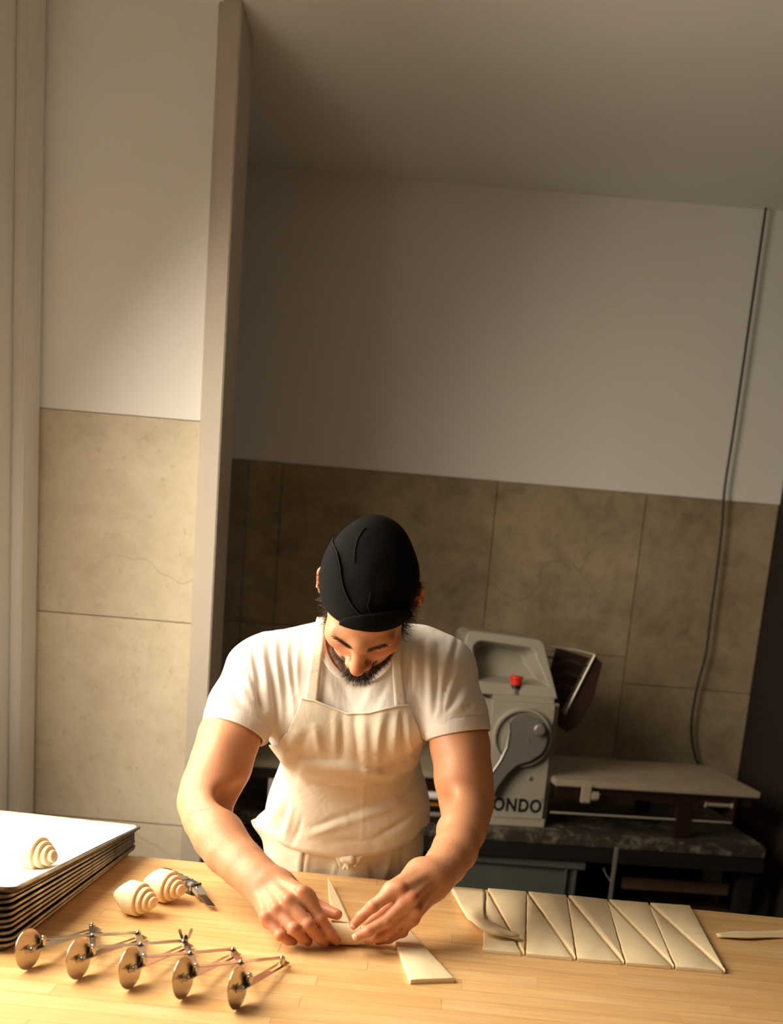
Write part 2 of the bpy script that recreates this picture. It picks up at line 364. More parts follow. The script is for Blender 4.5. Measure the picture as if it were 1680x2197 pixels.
# ------------------------------------------------------------------ unbaked croissants
def croissant(name, pos, az, label, s=1.0, seed=0, zfloor=ZT):
    rc = random.Random(seed)
    steps = [0.0340, 0.0272, 0.0200, 0.0122]
    half = [0.0155, 0.0108, 0.0100, 0.0090]
    right = []; h = 0
    for k, (r, w_) in enumerate(zip(steps, half)):
        e = 0.0016
        right += [(h + 0.0003, r - 0.0005 if k else r), (h + w_ * 0.55, r), (h + w_ - e, r - 0.0004), (h + w_ - e * 0.3, r - 0.0012), (h + w_, r - 0.0030)]
        h += w_
        if k < len(steps) - 1: right += [(h - 0.0006, steps[k + 1] - 0.0014)]
    right += [(h + 0.0006, 0.001)]
    left = [(-a, b_) for a, b_ in right[::-1]]
    prof = [(a * s, b_ * s) for a, b_ in left + right]
    ph = [rc.uniform(0, 6.28) for _ in range(30)]
    def shear(i, q): return s * 0.0022 * math.sin(q + 0.9 * prof[i][0] / 0.012 + ph[0]) * (1 - abs(prof[i][0]) / (0.06 * s) * 0.3)
    mb = MB().lathe(prof, (pos[0], pos[1], zfloor + 0.0335 * s), (math.cos(az), math.sin(az), 0.0), 56, shear=shear)
    V = np.array(mb.v); zz = V[:, 2] - zfloor; V[:, 2] = zfloor + np.where(zz < 0.004, 0.0004 + np.maximum(zz, 0) * 0.9, zz); mb.v = [tuple(q) for q in V]
    o = obj(name, mb, 'dough', smooth=38); return tag(o, label, 'croissant', 'rolled unbaked croissants')
p = Pz(290, 1962, ZT); croissant('croissant', p, math.radians(-24), 'raw rolled croissant on the bench, the one nearer the pastry cutter', 0.93, 1)
p = Pz(352, 1934, ZT); croissant('croissant', p, math.radians(-26), 'raw rolled croissant on the bench touching the utility knife', 0.93, 4)
zp = float((MT @ Vector((-0.15, -0.30, 0.0075)))[2])
p = Pz(72, 1866, zp); croissant('croissant', p, math.radians(-14), 'raw rolled croissant lying on the white baking paper', 0.93, 9, zp)

# ------------------------------------------------------------------ five wheel pastry cutter
D1, D5 = Pz(60, 2078, ZT), Pz(507, 2163, ZT)
a_ = (D5 - D1); a_[2] = 0; sp_ = np.linalg.norm(a_) / 4; a_ /= np.linalg.norm(a_)
E1, E5 = Pz(211, 1993, ZT + 0.006), Pz(614, 2064, ZT + 0.006)
RW = 0.0325
nrm = np.array((math.cos(math.radians(-17)), math.sin(math.radians(-17)), 0.10)); nrm /= np.linalg.norm(nrm)
pc = thing('pastry_cutter', tuple((D1 + D5) / 2), 'expandable steel pastry cutter with five round blades lying on the bench', 'pastry cutter')
Pp, Qp, Ar = [], [], []
for i in range(5):
    c = D1 + (D5 - D1) * i / 4 + np.array((0, 0, RW * 0.995)); e = E1 + (E5 - E1) * i / 4
    wd = obj('blade', MB().lathe([(-0.0007, RW * 0.985), (-0.0003, RW), (0.0003, RW), (0.0007, RW * 0.985)], c, nrm, 56), 'steel_blade', pc, smooth=30)
    obj('hub_nut', MB().lathe([(0.0008, 0.0075), (0.0022, 0.0075), (0.0024, 0.0048), (0.0075, 0.0048), (0.009, 0.004), (0.0098, 0.002)], c, nrm, 12), 'steel', wd, smooth=30)
    h0 = c + nrm * 0.0065 + np.array((0, 0, 0.001)); d = e - h0; L = np.linalg.norm(d); d /= L
    side = np.cross(d, (0, 0, 1)); side /= np.linalg.norm(side); up = np.cross(side, d)
    # slotted arm: a flat strip standing a little on edge, with a long slot towards its far end
    tw = math.radians(-18); s2 = side * math.cos(tw) + up * math.sin(tw); n2 = np.cross(d, s2); wv = 0.0058
    arm = MB()
    arm.extr([(-0.006, -wv), (0.115, -wv), (0.115, wv), (-0.006, wv)], h0, d, s2, n2, -0.0010, 0.0010)
    arm.extr([(0.115, -wv), (L - 0.012, -wv), (L - 0.012, -wv * 0.42), (0.115, -wv * 0.42)], h0, d, s2, n2, -0.0010, 0.0010)
    arm.extr([(0.115, wv * 0.42), (L - 0.012, wv * 0.42), (L - 0.012, wv), (0.115, wv)], h0, d, s2, n2, -0.0010, 0.0010)
    arm.extr([(L - 0.012, -wv), (L + 0.003, -wv), (L + 0.003, wv), (L - 0.012, wv)], h0, d, s2, n2, -0.0010, 0.0010)
    obj('slotted_arm', arm, 'steel', pc)
    Pp.append(h0 + d * 0.030 + np.array((0, 0, 0.009))); Qp.append(h0 + d * (L - 0.020) + np.array((0, 0, 0.009)))
    for q, hh in ((h0 + d * 0.030, 0.0165), (h0 + d * (L - 0.020), 0.0145)):
        obj('pivot_post', MB().lathe([(-0.003, 0.0028), (0.002, 0.0028), (0.002, 0.0046), (0.006, 0.0046), (0.006, 0.0052), (hh - 0.004, 0.0052), (hh - 0.003, 0.0038), (hh, 0.0034), (hh + 0.0008, 0.002)], q, (0, 0, 1), 12), 'steel', pc, smooth=30)
def link(A, B, dz):
    A = A + (0, 0, dz); B = B + (0, 0, dz); d = B - A; L = np.linalg.norm(d); d /= L; s_ = np.cross(d, (0, 0, 1)); s_ /= np.linalg.norm(s_); n_ = np.cross(s_, d)
    poly = [(0.005 * math.cos(q), 0.005 * math.sin(q)) for q in np.linspace(math.pi / 2, 3 * math.pi / 2, 7)] + [(L + 0.005 * math.cos(q), 0.005 * math.sin(q)) for q in np.linspace(-math.pi / 2, math.pi / 2, 7)]
    return obj('scissor_link', MB().extr(poly, A, d, s_, n_, -0.0009, 0.0009), 'steel', pc)
for i in range(4):
    link(Pp[i], Qp[i + 1], 0.0030); link(Pp[i + 1], Qp[i], 0.0008)
    m_ = (Pp[i] + Qp[i + 1] + Pp[i + 1] + Qp[i]) / 4
    obj('rivet', MB().lathe([(-0.003, 0.003), (0.0055, 0.003), (0.0065, 0.0015)], m_, (0, 0, 1), 10), 'steel', pc, smooth=30)
wq = Qp[2] + (0, 0, 0.004)
wg = obj('wing_nut', MB().lathe([(0, 0.0060), (0.006, 0.0050), (0.010, 0.003)], wq, (0, 0, 1), 14), 'steel', pc, smooth=30)
for sg in (-1, 1):
    obj('wing', MB().extr([(sg * 0.003, 0.002), (sg * 0.0075, 0.003), (sg * 0.0125, 0.017), (sg * 0.0105, 0.021), (sg * 0.0075, 0.019)], wq, (0.9, 0.43, 0), (0, 0, 1), (-0.43, 0.9, 0), -0.0011, 0.0011), 'steel', wg)

# ------------------------------------------------------------------ utility knife
kA, kB, kT = Pz(351, 1872, ZT + 0.012), Pz(421, 1905, ZT + 0.014), Pz(452, 1942, ZT + 0.010)
kn = thing('utility_knife', (kA[0], kA[1], ZT), 'floury grey folding utility knife with a short blade, beside the croissants', 'knife')
m, nt, b = nodes_of('knife_handle'); v = coords(nt)
nt.links.new(mixc(nt, ramp(nt, noise(nt, v, 90, 3, 0.6), 0.50, 0.60), (0.06, 0.055, 0.05), (0.50, 0.46, 0.40)), b.inputs['Base Color']); b.inputs['Roughness'].default_value = 0.35; b.inputs['Metallic'].default_value = 0.4
d = kB - kA; Lk = np.linalg.norm(d); d /= Lk; s_ = np.cross(d, (0, 0, 1)); s_ /= np.linalg.norm(s_); n_ = np.cross(s_, d)
poly = [(-0.008, -0.004), (-0.004, -0.009), (0.02, -0.012), (0.05, -0.0145), (Lk * 0.8, -0.0145), (Lk, -0.013), (Lk, 0.012), (Lk * 0.86, 0.0125)]
q = 0.80
while q > 0.05: poly += [(Lk * q, 0.0100), (Lk * (q - 0.05), 0.0128), (Lk * (q - 0.10), 0.0128)]; q -= 0.16
poly += [(-0.006, 0.006)]
hd = obj('handle', MB().extr(poly, kA, d, -s_, n_, -0.010, 0.008), 'knife_handle', kn)
obj('grip_inlay', MB().extr([(0.012, -0.008), (Lk * 0.72, -0.0105), (Lk * 0.72, 0.006), (0.012, 0.005)], kA, d, -s_, n_, 0.008, 0.0096), 'steel', hd)
d2 = kT - kB; L2 = np.linalg.norm(d2); d2 /= L2; s3 = np.cross(d2, (0, 0, 1)); s3 /= np.linalg.norm(s3); n3 = np.cross(s3, d2)
bh = obj('blade_holder', MB().extr([(-0.012, -0.0105), (L2 * 0.45, -0.0095), (L2 * 0.50, -0.007), (L2 * 0.50, 0.007), (L2 * 0.42, 0.0095), (-0.012, 0.0105)], kB, d2, -s3, n3, -0.004, 0.004), 'alu', kn)
obj('blade', MB().extr([(L2 * 0.4, -0.0068), (L2 * 1.02, -0.0068), (L2 * 1.10, 0.0068), (L2 * 0.4, 0.0068)], kB, d2, -s3, n3, -0.0007, 0.0007), 'steel', kn)
obj('screw', MB().lathe([(0.004, 0.004), (0.0055, 0.003)], kB + d2 * 0.006, n3, 12), 'steel', bh)

# ------------------------------------------------------------------ dough pieces
TH = 0.0075
def dtri(px, label, seed=0, th=TH, name='dough_triangle', group='cut dough triangles laid out in a row'):
    """px: outline in pixels, clockwise on the bench; edges cut slightly wavy"""
    rd = random.Random(seed); pts = [Pz(x, y, ZT)[:2] for x, y in px]; out = []
    for i in range(len(pts)):
        a, c = pts[i], pts[(i + 1) % len(pts)]; L = np.linalg.norm(c - a); n = max(1, int(L / 0.016))
        nn = np.array((-(c - a)[1], (c - a)[0])) / L
        for k in range(n): out.append(a + (c - a) * k / n + nn * (rd.uniform(-0.0006, 0.0006) if k else 0))
    mb = MB().prism(out, ZT + 0.0003, ZT + th, 0.0016)
    o = obj(name, mb, 'dough', smooth=50); return tag(o, label, 'dough', group)
Lt = [(1043, 1912), (1130, 1919), (1216, 1927), (1303, 1936), (1391, 1943), (1481, 1949)]
Lb = [(1033, 2044), (1126, 2053), (1236, 2063), (1340, 2072), (1447, 2081), (1557, 2091)]
ordi = ['first', 'second', 'third', 'fourth', 'fifth']
for i in range(5):
    a, bq, c, d_ = Lt[i], Lb[i], Lt[i + 1], Lb[i + 1]
    g = 2.6
    A = [(a[0] + 1, a[1] + 6), (d_[0] - 9.5, d_[1] - 1), (bq[0] + 2.5, bq[1])]
    B = [(a[0] + 3.5, a[1]), (c[0] - 1.5, c[1]), (d_[0] - 2.0, d_[1] - 2), (d_[0] - 5.5, d_[1] - 7)]
    dtri(A, ('raw dough triangle with its wide end facing the camera, half covered by the folded flap' if i == 0 else 'raw dough triangle with its wide end facing the camera, %s one from the baker' % ordi[i]), i * 2)
    dtri(B, 'raw dough triangle with its wide end at the far side, %s one from the baker' % ordi[i], i * 2 + 1)
# first piece with its point pulled up and folded over to the right
fa = [(965, 1904), (1041, 1911), (1037, 1972), (1001, 1968)]
G = np.zeros((15, 11, 3))
e0 = [((965, 1904), (1041, 1911)), ((978, 1928), (1040, 1930)), ((990, 1950), (1038, 1956)), ((1002, 1970), (1040, 1976)), ((1020, 1984), (1066, 1986)), ((1040, 2000), (1092, 2000)), ((1112, 2013), (1114, 2009))]
hz = [0.0, 0.0, 0.003, 0.012, 0.015, 0.013, 0.011]
for i in range(15):
    t = i / 14 * 6; k = min(5, int(t)); u = t - k
    l = np.array(e0[k][0]) * (1 - u) + np.array(e0[k + 1][0]) * u; r = np.array(e0[k][1]) * (1 - u) + np.array(e0[k + 1][1]) * u; z = hz[k] * (1 - u) + hz[k + 1] * u
    for j in range(11):
        s = j / 10; p = l * (1 - s) + r * s; zz = ZT + TH * 0.5 + 0.0006 + z + (0.006 * math.sin(math.pi * s) if 2 < t < 5.5 else 0)
        G[i, j] = Pz(p[0], p[1], zz)
fo = obj('dough_triangle', MB().grid(G), 'dough', smooth=180); md = fo.modifiers.new('s', 'SOLIDIFY'); md.thickness = TH - 0.001; md.offset = 0
tag(fo, 'raw dough triangle beside the baker with its lifted tip folded over its neighbour', 'dough', 'cut dough triangles laid out in a row')
dtri([(809, 1930), (974, 2109), (880, 2112), (842, 2015)], 'single raw dough triangle lying below the baker\'s left hand', 77, 0.009, group='cut dough triangles')
# offcut at the right
G = np.zeros((20, 7, 3)); rd = random.Random(2)
for i in range(20):
    u = i / 19; c = Pz(1537 + 190 * u, 2012 - 4 * u, ZT)
    wdt = 0.006 + 0.012 * min(1, u * 3) + 0.004 * math.sin(7 * u)
    for j in range(7):
        s = j / 6 * 2 - 1; G[i, j] = c + np.array((0, wdt * s, 0.004 + 0.004 * math.sin(5 * s + 3 * u) * min(1, u * 4) + 0.003 * (1 - s * s)))
sc_ = obj('dough_offcut', MB().grid(G), 'dough', smooth=180); md = sc_.modifiers.new('s', 'SOLIDIFY'); md.thickness = 0.003; md.offset = 0
tag(sc_, 'thin ruffled strip of leftover dough at the right end of the bench', 'dough')
# the croissant being rolled: a roll under the hands and its flat tail
RC = Pz(735, 2019, ZT); RC[1] = 1.743; RC[2] = ZT + 0.0195
rdx = np.array((0.985, 0.10, 0)); rdx /= np.linalg.norm(rdx)
rp = thing('rolling_croissant', (RC[0], RC[1], ZT), 'half rolled croissant under the baker\'s hands with its pointed tail still flat', 'dough')
prof = [(-0.060, 0.006), (-0.056, 0.010), (-0.045, 0.0140), (-0.044, 0.0158), (-0.030, 0.0172), (-0.029, 0.0184), (-0.012, 0.0192), (0.012, 0.0192), (0.029, 0.0184), (0.030, 0.0172), (0.044, 0.0158), (0.045, 0.014), (0.056, 0.010), (0.060, 0.006)]
obj('roll', MB().lathe(prof, RC, rdx, 40), 'dough', rp, smooth=40)
lft = [(703, 1884), (704, 1905), (706, 1930), (710, 1952), (713, 1968), (711, 1980)]; rgt = [(704, 1884), (717, 1907), (729, 1930), (740, 1954), (748, 1972), (752, 1983)]
G = np.zeros((21, 7, 3)); 
for i in range(21):
    t = i / 20 * 5; k = min(4, int(t)); u = t - k
    l = np.array(lft[k]) * (1 - u) + np.array(lft[k + 1]) * u; r = np.array(rgt[k]) * (1 - u) + np.array(rgt[k + 1]) * u
    z = ZT + 0.0028 + 0.012 * max(0, 1 - t / 1.6) ** 2 + 0.024 * max(0, (t - 3.2) / 1.8) ** 1.6
    for j in range(7): s = j / 6; p = l * (1 - s) + r * s; G[i, j] = Pz(p[0], p[1], z)
tl = obj('tail', MB().grid(G), 'dough', rp, smooth=180); md = tl.modifiers.new('s', 'SOLIDIFY'); md.thickness = 0.0045; md.offset = 0

# ------------------------------------------------------------------ back counter, dough sheeter
RZ = math.radians(6.5)
ct = thing('back_counter', (0.3, 3.26, 0), 'dark steel counter dusted with flour that carries the dough sheeter', 'counter')
ct.rotation_euler = (0, 0, RZ * 0.6)
o3 = np.array((0.3, 3.26, 0))
def co(name, mb, mat, **k): mb.v = [tuple(np.array(q) + o3) for q in mb.v]; return obj(name, mb, mat, ct, **k)
co('counter_top', MB().box((-0.86, -0.02, 0.715), (0.955, 0.56, 0.755), 0.004), 'floured_steel')
co('front_rail', MB().box((-0.86, -0.015, 0.665), (0.955, 0.005, 0.714)), 'black_plastic')
co('lower_shelf', MB().box((-0.80, 0.02, 0.44), (0.95, 0.52, 0.465), 0.003), 'dark_wood')
for x in (-0.80, 0.90):
    for y in (0.02, 0.47): co('leg', MB().box((x, y, 0), (x + 0.05, y + 0.05, 0.714), 0.003), 'black_plastic')
co('back_panel', MB().box((-0.80, 0.53, 0.05), (0.95, 0.545, 0.714)), 'black_plastic')
co('cross_bar', MB().box((0.53, 0.10, 0.545), (0.90, 0.125, 0.585), 0.002), 'dark_wood')
# grey plastic crate on the shelf
cr0 = Py(955, 1815, 3.30); cr = thing('plastic_crate', (0.42, 3.42, 0.466), 'long grey green plastic crate on the shelf below the dough sheeter', 'crate')
cr.rotation_euler = (0, 0, RZ * 0.3)
oc = np.array((0.42, 3.42, 0.466))
def cc(name, mb, mat='crate_plastic'): mb.v = [tuple(np.array(q) + oc) for q in mb.v]; return obj(name, mb, mat, cr)
x0, x1, y0, y1, hh = -0.27, 0.22, -0.13, 0.13, 0.196
cc('body', MB().box((x0, y0, 0), (x1, y1, 0.008)).box((x0, y0, 0.008), (x0 + 0.006, y1, hh)).box((x1 - 0.006, y0, 0.008), (x1, y1, hh)).box((x0 + 0.006, y0, 0.008), (x1 - 0.006, y0 + 0.006, hh)).box((x0 + 0.006, y1 - 0.006, 0.008), (x1 - 0.006, y1, hh)))
cc('rim', MB().box((x0 - 0.015, y0 - 0.018, hh - 0.03), (x1 + 0.02, y0, hh), 0.003).box((x0 - 0.015, y1, hh - 0.03), (x1 + 0.02, y1 + 0.018, hh), 0.003).box((x1, y0, hh - 0.03), (x1 + 0.02, y1, hh), 0.003).box((x0 - 0.015, y0, hh - 0.03), (x0, y1, hh), 0.003))
for x in (x1 - 0.045, x1 - 0.014, x0 + 0.02): cc('rib', MB().box((x, y0 - 0.014, 0.02), (x + 0.008, y0, hh - 0.03), 0.002))
cc('foot_rail', MB().box((x1 - 0.12, y0 - 0.016, 0.0), (x1 + 0.012, y0, 0.022), 0.002))
# prop standing under the right table
pr = thing('metal_prop', tuple(Py(1310, 1935, 3.22) * (1, 1, 0)), 'thin pale metal upright with a side hook standing under the counter', 'stand')
b0 = Py(1308, 1935, 3.22); b1 = Py(1320, 1817, 3.22)
pb = np.array((b0[0], 3.22, 0))
obj('upright', MB().box((pb[0] - 0.006, 3.215, 0.0), (pb[0] + 0.006, 3.225, b1[2]), 0.001), 'alu', pr)
obj('foot', MB().lathe([(0, 0.06), (0.006, 0.06), (0.010, 0.02)], pb, (0, 0, 1), 20), 'alu', pr, smooth=40)
obj('hook', MB().tube([(pb[0] - 0.005, 3.219, 0.62), (pb[0] - 0.022, 3.219, 0.640), (pb[0] - 0.034, 3.219, 0.662)], 0.0022, 8), 'alu', pr, smooth=60)

ms = thing('dough_sheeter', (0.408, 3.30, 0.7555), 'cream dough sheeting machine with crank wheel, red stop button and black lettering', 'machine')
ms.rotation_euler = (0, 0, RZ)
om = np.array((0.408, 3.30, 0.7555))
def mo(name, mb, mat, parent=None, **k): mb.v = [tuple(np.array(q) + om) for q in mb.v]; return obj(name, mb, mat, parent or ms, **k)
# lower box: local x -0.125..0.125, y 0..0.40, z 0..0.435
BX, BH = 0.118, 0.430
body = mo('lower_housing', MB().box((-BX, 0.0, 0.0), (BX, 0.36, BH), 0.018), 'machine_cream', smooth=35)
mo('foot_skirt', MB().box((-BX + 0.006, -0.004, 0.0), (BX - 0.006, 0.012, 0.030), 0.004), 'machine_cream', body)
# upper hood: front view outline with a hollow tub
hx0, hx1, hz0, hz1 = -0.185, 0.085, BH - 0.004, BH + 0.190
def hood_ring(ins, z_in, y):
    L, R_, B_, T_ = hx0 + ins, hx1 + 0.028 - ins, hz0 + z_in, hz1 - ins; rad = 0.030; out = []
    tx = -0.034
    for (cx, cz, a0) in ((R_ + tx - rad - 0.012, T_ - rad - 0.010, 0), (L + tx + rad + 0.02, T_ - rad, 90)):
        for k in range(6): q = math.radians(a0 + 90 * k / 5); out.append((cx + rad * math.cos(q), y, cz + rad * math.sin(q)))
    out += [(L, y, B_), (R_, y, B_)]
    return out
outer = hood_ring(0, 0, 0.020); inner = hood_ring(0.028, 0.038, 0.022); deep = hood_ring(0.050, 0.050, 0.115); back = hood_ring(0.0, 0, 0.34)
# lean the front back
def lean(r, k=0.35): return [(x, y + (z - hz0) * k, z) for x, y, z in r]
outer, inner, deep = lean(outer), lean(inner), lean(deep, 0.30)
back = [(x * 0.95, y, z - 0.0) for x, y, z in back]
n = len(outer); vs_ = outer + inner + deep + back; fs_ = []
for i in range(n):
    j = (i + 1) % n
    fs_ += [(i, j, n + j, n + i), (n + i, n + j, 2 * n + j, 2 * n + i), (i, 3 * n + i, 3 * n + j, j)]
fs_ += [tuple(range(2 * n, 3 * n)), tuple(range(3 * n, 4 * n))]
hood = mo('hood', MB().add(vs_, fs_), 'machine_cream', smooth=50)
md = hood.modifiers.new('b', 'BEVEL'); md.width = 0.006; md.segments = 3; md.limit_method = 'ANGLE'; md.angle_limit = math.radians(35)
bt = mo('stop_button', MB().lathe([(0, 0.021), (0.010, 0.019), (0.010, 0.0165), (0.026, 0.0165)], (-0.026, 0.040, BH - 0.002), (0, 0, 1), 28), 'machine_grey', smooth=35)
mo('collar', MB().lathe([(0.022, 0.0175), (0.036, 0.0175)], (-0.026, 0.040, BH - 0.002), (0, 0, 1), 28), 'black_plastic', bt, smooth=35)
mo('red_cap', MB().lathe([(0.034, 0.0175), (0.050, 0.0185), (0.054, 0.022), (0.060, 0.022), (0.0625, 0.019), (0.064, 0.004)], (-0.026, 0.040, BH - 0.002), (0, 0, 1), 28), 'red_plastic', bt, smooth=35)
# crank wheel on the front
cw = np.array((0.002, -0.001, 0.298)); RD = 0.098
wh = mo('crank_wheel', MB().lathe([(0.0, RD), (0.012, RD), (0.018, RD - 0.004), (0.018, RD - 0.010), (0.006, RD - 0.014), (0.006, 0.001)], cw, (0, -1, 0), 56), 'machine_cream', smooth=35)
fan = [(0.078 * math.cos(q), 0.078 * math.sin(q)) for q in np.radians(np.linspace(-38, 128, 24))]
poly = fan + [(-0.052, 0.052), (-0.047, 0.02), (-0.050, -0.03), (-0.066, -0.075), (-0.090, -0.118), (-0.100, -0.160), (-0.092, -0.195), (-0.078, -0.198), (-0.068, -0.165), (-0.040, -0.118), (-0.012, -0.088), (0.03, -0.072)]
lv = mo('crank_lever', MB().extr(poly, cw, (1, 0, 0), (0, 0, 1), (0, -1, 0), 0.012, 0.034), 'machine_grey', wh)
md = lv.modifiers.new('b', 'BEVEL'); md.width = 0.004; md.segments = 3; md.limit_method = 'ANGLE'; md.angle_limit = math.radians(40)
mo('lever_edge', MB().tube([cw + np.array((x, -0.032, z)) for x, z in ((-0.053, 0.050), (-0.0485, 0.02), (-0.0515, -0.03), (-0.0675, -0.075), (-0.0915, -0.118), (-0.101, -0.160))], 0.0050, 10), 'alu', wh, smooth=60)
mo('knob', MB().lathe([(0.034, 0.012), (0.040, 0.012), (0.040, 0.0185), (0.052, 0.0185), (0.056, 0.015), (0.057, 0.003)], cw + np.array((0.044, 0, 0.035)), (0, -1, 0), 28), 'alu', wh, smooth=35)
mo('centre_screw', MB().lathe([(0.034, 0.006), (0.036, 0.005)], cw + np.array((0.015, 0, -0.005)), (0, -1, 0), 14), 'machine_grey', wh)
mo('screw', MB().lathe([(0.0, 0.006), (0.005, 0.006), (0.0065, 0.003)], (0.044, 0.0, 0.165), (0, -1, 0), 16), 'alu', body, smooth=35)
# lettering on the housing
tc_ = bpy.data.curves.new('lettering', 'FONT'); tc_.body = 'RONDO'; tc_.align_x = 'LEFT'; tc_.size = 0.060; tc_.extrude = 0.0006; tc_.space_character = 1.12; tc_.offset = 0.0019
to = bpy.data.objects.new('tmp', tc_); col.objects.link(to); bpy.context.view_layer.update()
me = bpy.data.meshes.new_from_object(to.evaluated_get(bpy.context.evaluated_depsgraph_get())); bpy.data.objects.remove(to)
V = np.array([q.co for q in me.vertices]); wtxt = V[:, 0].max() - V[:, 0].min(); tx0 = -0.099; kx = 0.192 / wtxt
mb = MB(); mb.v = [(tx0 + (q[0] - V[:, 0].min()) * kx, -0.0008 - q[2], 0.052 + q[1]) for q in V]; mb.f = [tuple(p.vertices) for p in me.polygons]; mb.mi = [0] * len(mb.f)
mo('lettering', mb, 'black_print', body)
tcr = MB().lathe([(0, 0.0050), (0.0008, 0.0050)], (0.096, 0, 0.094), (0, -1, 0), 14); mo('registered_mark', tcr, 'machine_grey', body)
# guard with rods, hinged on the right
g0 = np.array((0.105, 0.10, 0.415))
gd = mo('guard', MB().extr([(0.075, -0.105), (0.115, -0.07), (0.150, 0.02), (0.165, 0.135), (0.135, 0.158), (0.060, -0.045)], g0, (0.94, -0.2, 0), (0, 0, 1), (0.2, 0.94, 0), 0.0, 0.012), 'guard_dark')
mo('guard_cheek', MB().extr([(0.0, -0.02), (0.04, -0.085), (0.075, -0.105), (0.060, -0.045)], g0, (0.94, -0.2, 0), (0, 0, 1), (0.2, 0.94, 0), 0.0, 0.10), 'guard_dark', gd)
mo('guard_bar', MB().tube([g0 + np.array((0.053, -0.02, -0.045)), g0 + np.array((0.127, -0.034, 0.160))], 0.0042, 8), 'rod_metal', gd, smooth=60)
for k in range(6):
    t = k / 5; e_ = g0 + np.array((0.053, -0.02, -0.045)) * (1 - t) + np.array((0.127, -0.034, 0.160)) * t
    s0 = g0 + np.array((-0.015, 0.10, -0.010)) * (1 - t) + np.array((0.015, 0.12, 0.165)) * t
    mo('guard_rod', MB().tube([s0, s0 * 0.4 + e_ * 0.6 + np.array((0, 0, 0.004)), e_], 0.0034, 8), 'rod_metal' if k == 5 else 'guard_dark', gd, smooth=60)
mo('guard_backing', MB().extr([(0.005, 0.0), (0.075, -0.045), (0.15, 0.14), (0.03, 0.165)], g0 + np.array((0, 0.10, 0)), (0.94, -0.2, 0), (0, 0, 1), (0.2, 0.94, 0), 0.0, 0.008), 'guard_dark', gd)
# conveyor tables
cz = 0.930 - om[2]
def conveyor(x0, x1, nm):
    t = mo(nm, MB().box((x0, -0.045, cz - 0.022), (x1, 0.40, cz), 0.004), 'conveyor_belt')
    mo('side_rail', MB().box((x0 + 0.01, -0.030, cz - 0.055), (x1 - 0.02, -0.012, cz - 0.022)), 'guard_dark', t)
    mo('side_rail', MB().box((x0 + 0.01, 0.36, cz - 0.055), (x1 - 0.02, 0.378, cz - 0.022)), 'guard_dark', t)
    return t
c1 = conveyor(0.119, 0.815, 'right_conveyor')
mo('bracket', MB().box((0.205, -0.058, cz - 0.070), (0.240, -0.045, cz - 0.010), 0.004).box((0.236, -0.062, cz - 0.058), (0.268, -0.046, cz - 0.030), 0.006), 'conveyor_belt', c1)
mo('scraper_rod', MB().tube([(0.12, -0.02, cz - 0.115), (0.74, -0.02, cz - 0.115)], 0.004, 8), 'rod_metal', c1, smooth=60)
mo('support_leg', MB().box((0.545, -0.03, 0), (0.595, 0.0, cz - 0.055), 0.003), 'guard_dark', c1)
mo('support_leg', MB().box((0.545, 0.35, 0), (0.595, 0.38, cz - 0.055), 0.003), 'guard_dark', c1)
mo('end_roller', MB().lathe([(0, 0.010), (0.004, 0.010), (0.004, 0.007), (0.090, 0.007), (0.090, 0.010), (0.094, 0.010)], (0.635, -0.03, cz - 0.055), (1, 0, 0), 16), 'rod_metal', c1, smooth=35)
mo('end_plate', MB().box((0.728, -0.045, cz - 0.105), (0.738, 0.38, cz - 0.022), 0.003), 'guard_dark', c1)
c2 = conveyor(-0.86, -0.119, 'left_conveyor')
mo('support_leg', MB().box((-0.80, -0.03, 0), (-0.76, 0.0, cz - 0.055), 0.003), 'white_paint', c2)
mo('roller', MB().lathe([(0, 0.014), (0.5, 0.014)], (-0.755, -0.005, cz - 0.085), (1, 0, 0), 16), 'white_paint', c2, smooth=35)
mo('drip_pan', MB().box((-0.755, 0.03, cz - 0.130), (-0.15, 0.30, cz - 0.118), 0.002), 'orange_plastic', c2)
mo('junction_box', MB().box((-0.235, -0.035, cz - 0.105), (-0.17, -0.012, cz - 0.055), 0.004), 'alu', c2)
mo('lower_rail', MB().box((-0.755, -0.028, cz - 0.150), (-0.125, -0.012, cz - 0.138), 0.002), 'rod_metal', c2)
# hanging cord
pts = [Py(x, y, 3.965) for x, y in ((1556, 1040), (1549, 1128), (1540, 1210), (1525, 1320), (1515, 1400), (1497, 1470), (1486, 1530), (1484, 1580), (1492, 1625), (1502, 1650))]
pts = [np.array((pts[0][0] + 0.005, 3.965, 2.895))] + [np.array((pts[0][0] + 0.003, 3.965, 2.2))] + pts + [pts[-1] + np.array((0.03, -0.02, -0.13))]
def spline(pts, n=8):
    out = []; P = [pts[0]] + list(pts) + [pts[-1]]
    for i in range(1, len(P) - 2):
        for k in range(n):
            t = k / n; out.append(0.5 * ((2 * P[i]) + (-P[i - 1] + P[i + 1]) * t + (2 * P[i - 1] - 5 * P[i] + 4 * P[i + 1] - P[i + 2]) * t * t + (-P[i - 1] + 3 * P[i] - 3 * P[i + 1] + P[i + 2]) * t ** 3))
    return out + [pts[-1]]
tag(obj('power_cord', MB().tube(spline(pts, 6), 0.0046, 8), 'black_plastic', smooth=60), 'black power cord hanging down the concrete wall behind the machine', 'cord')
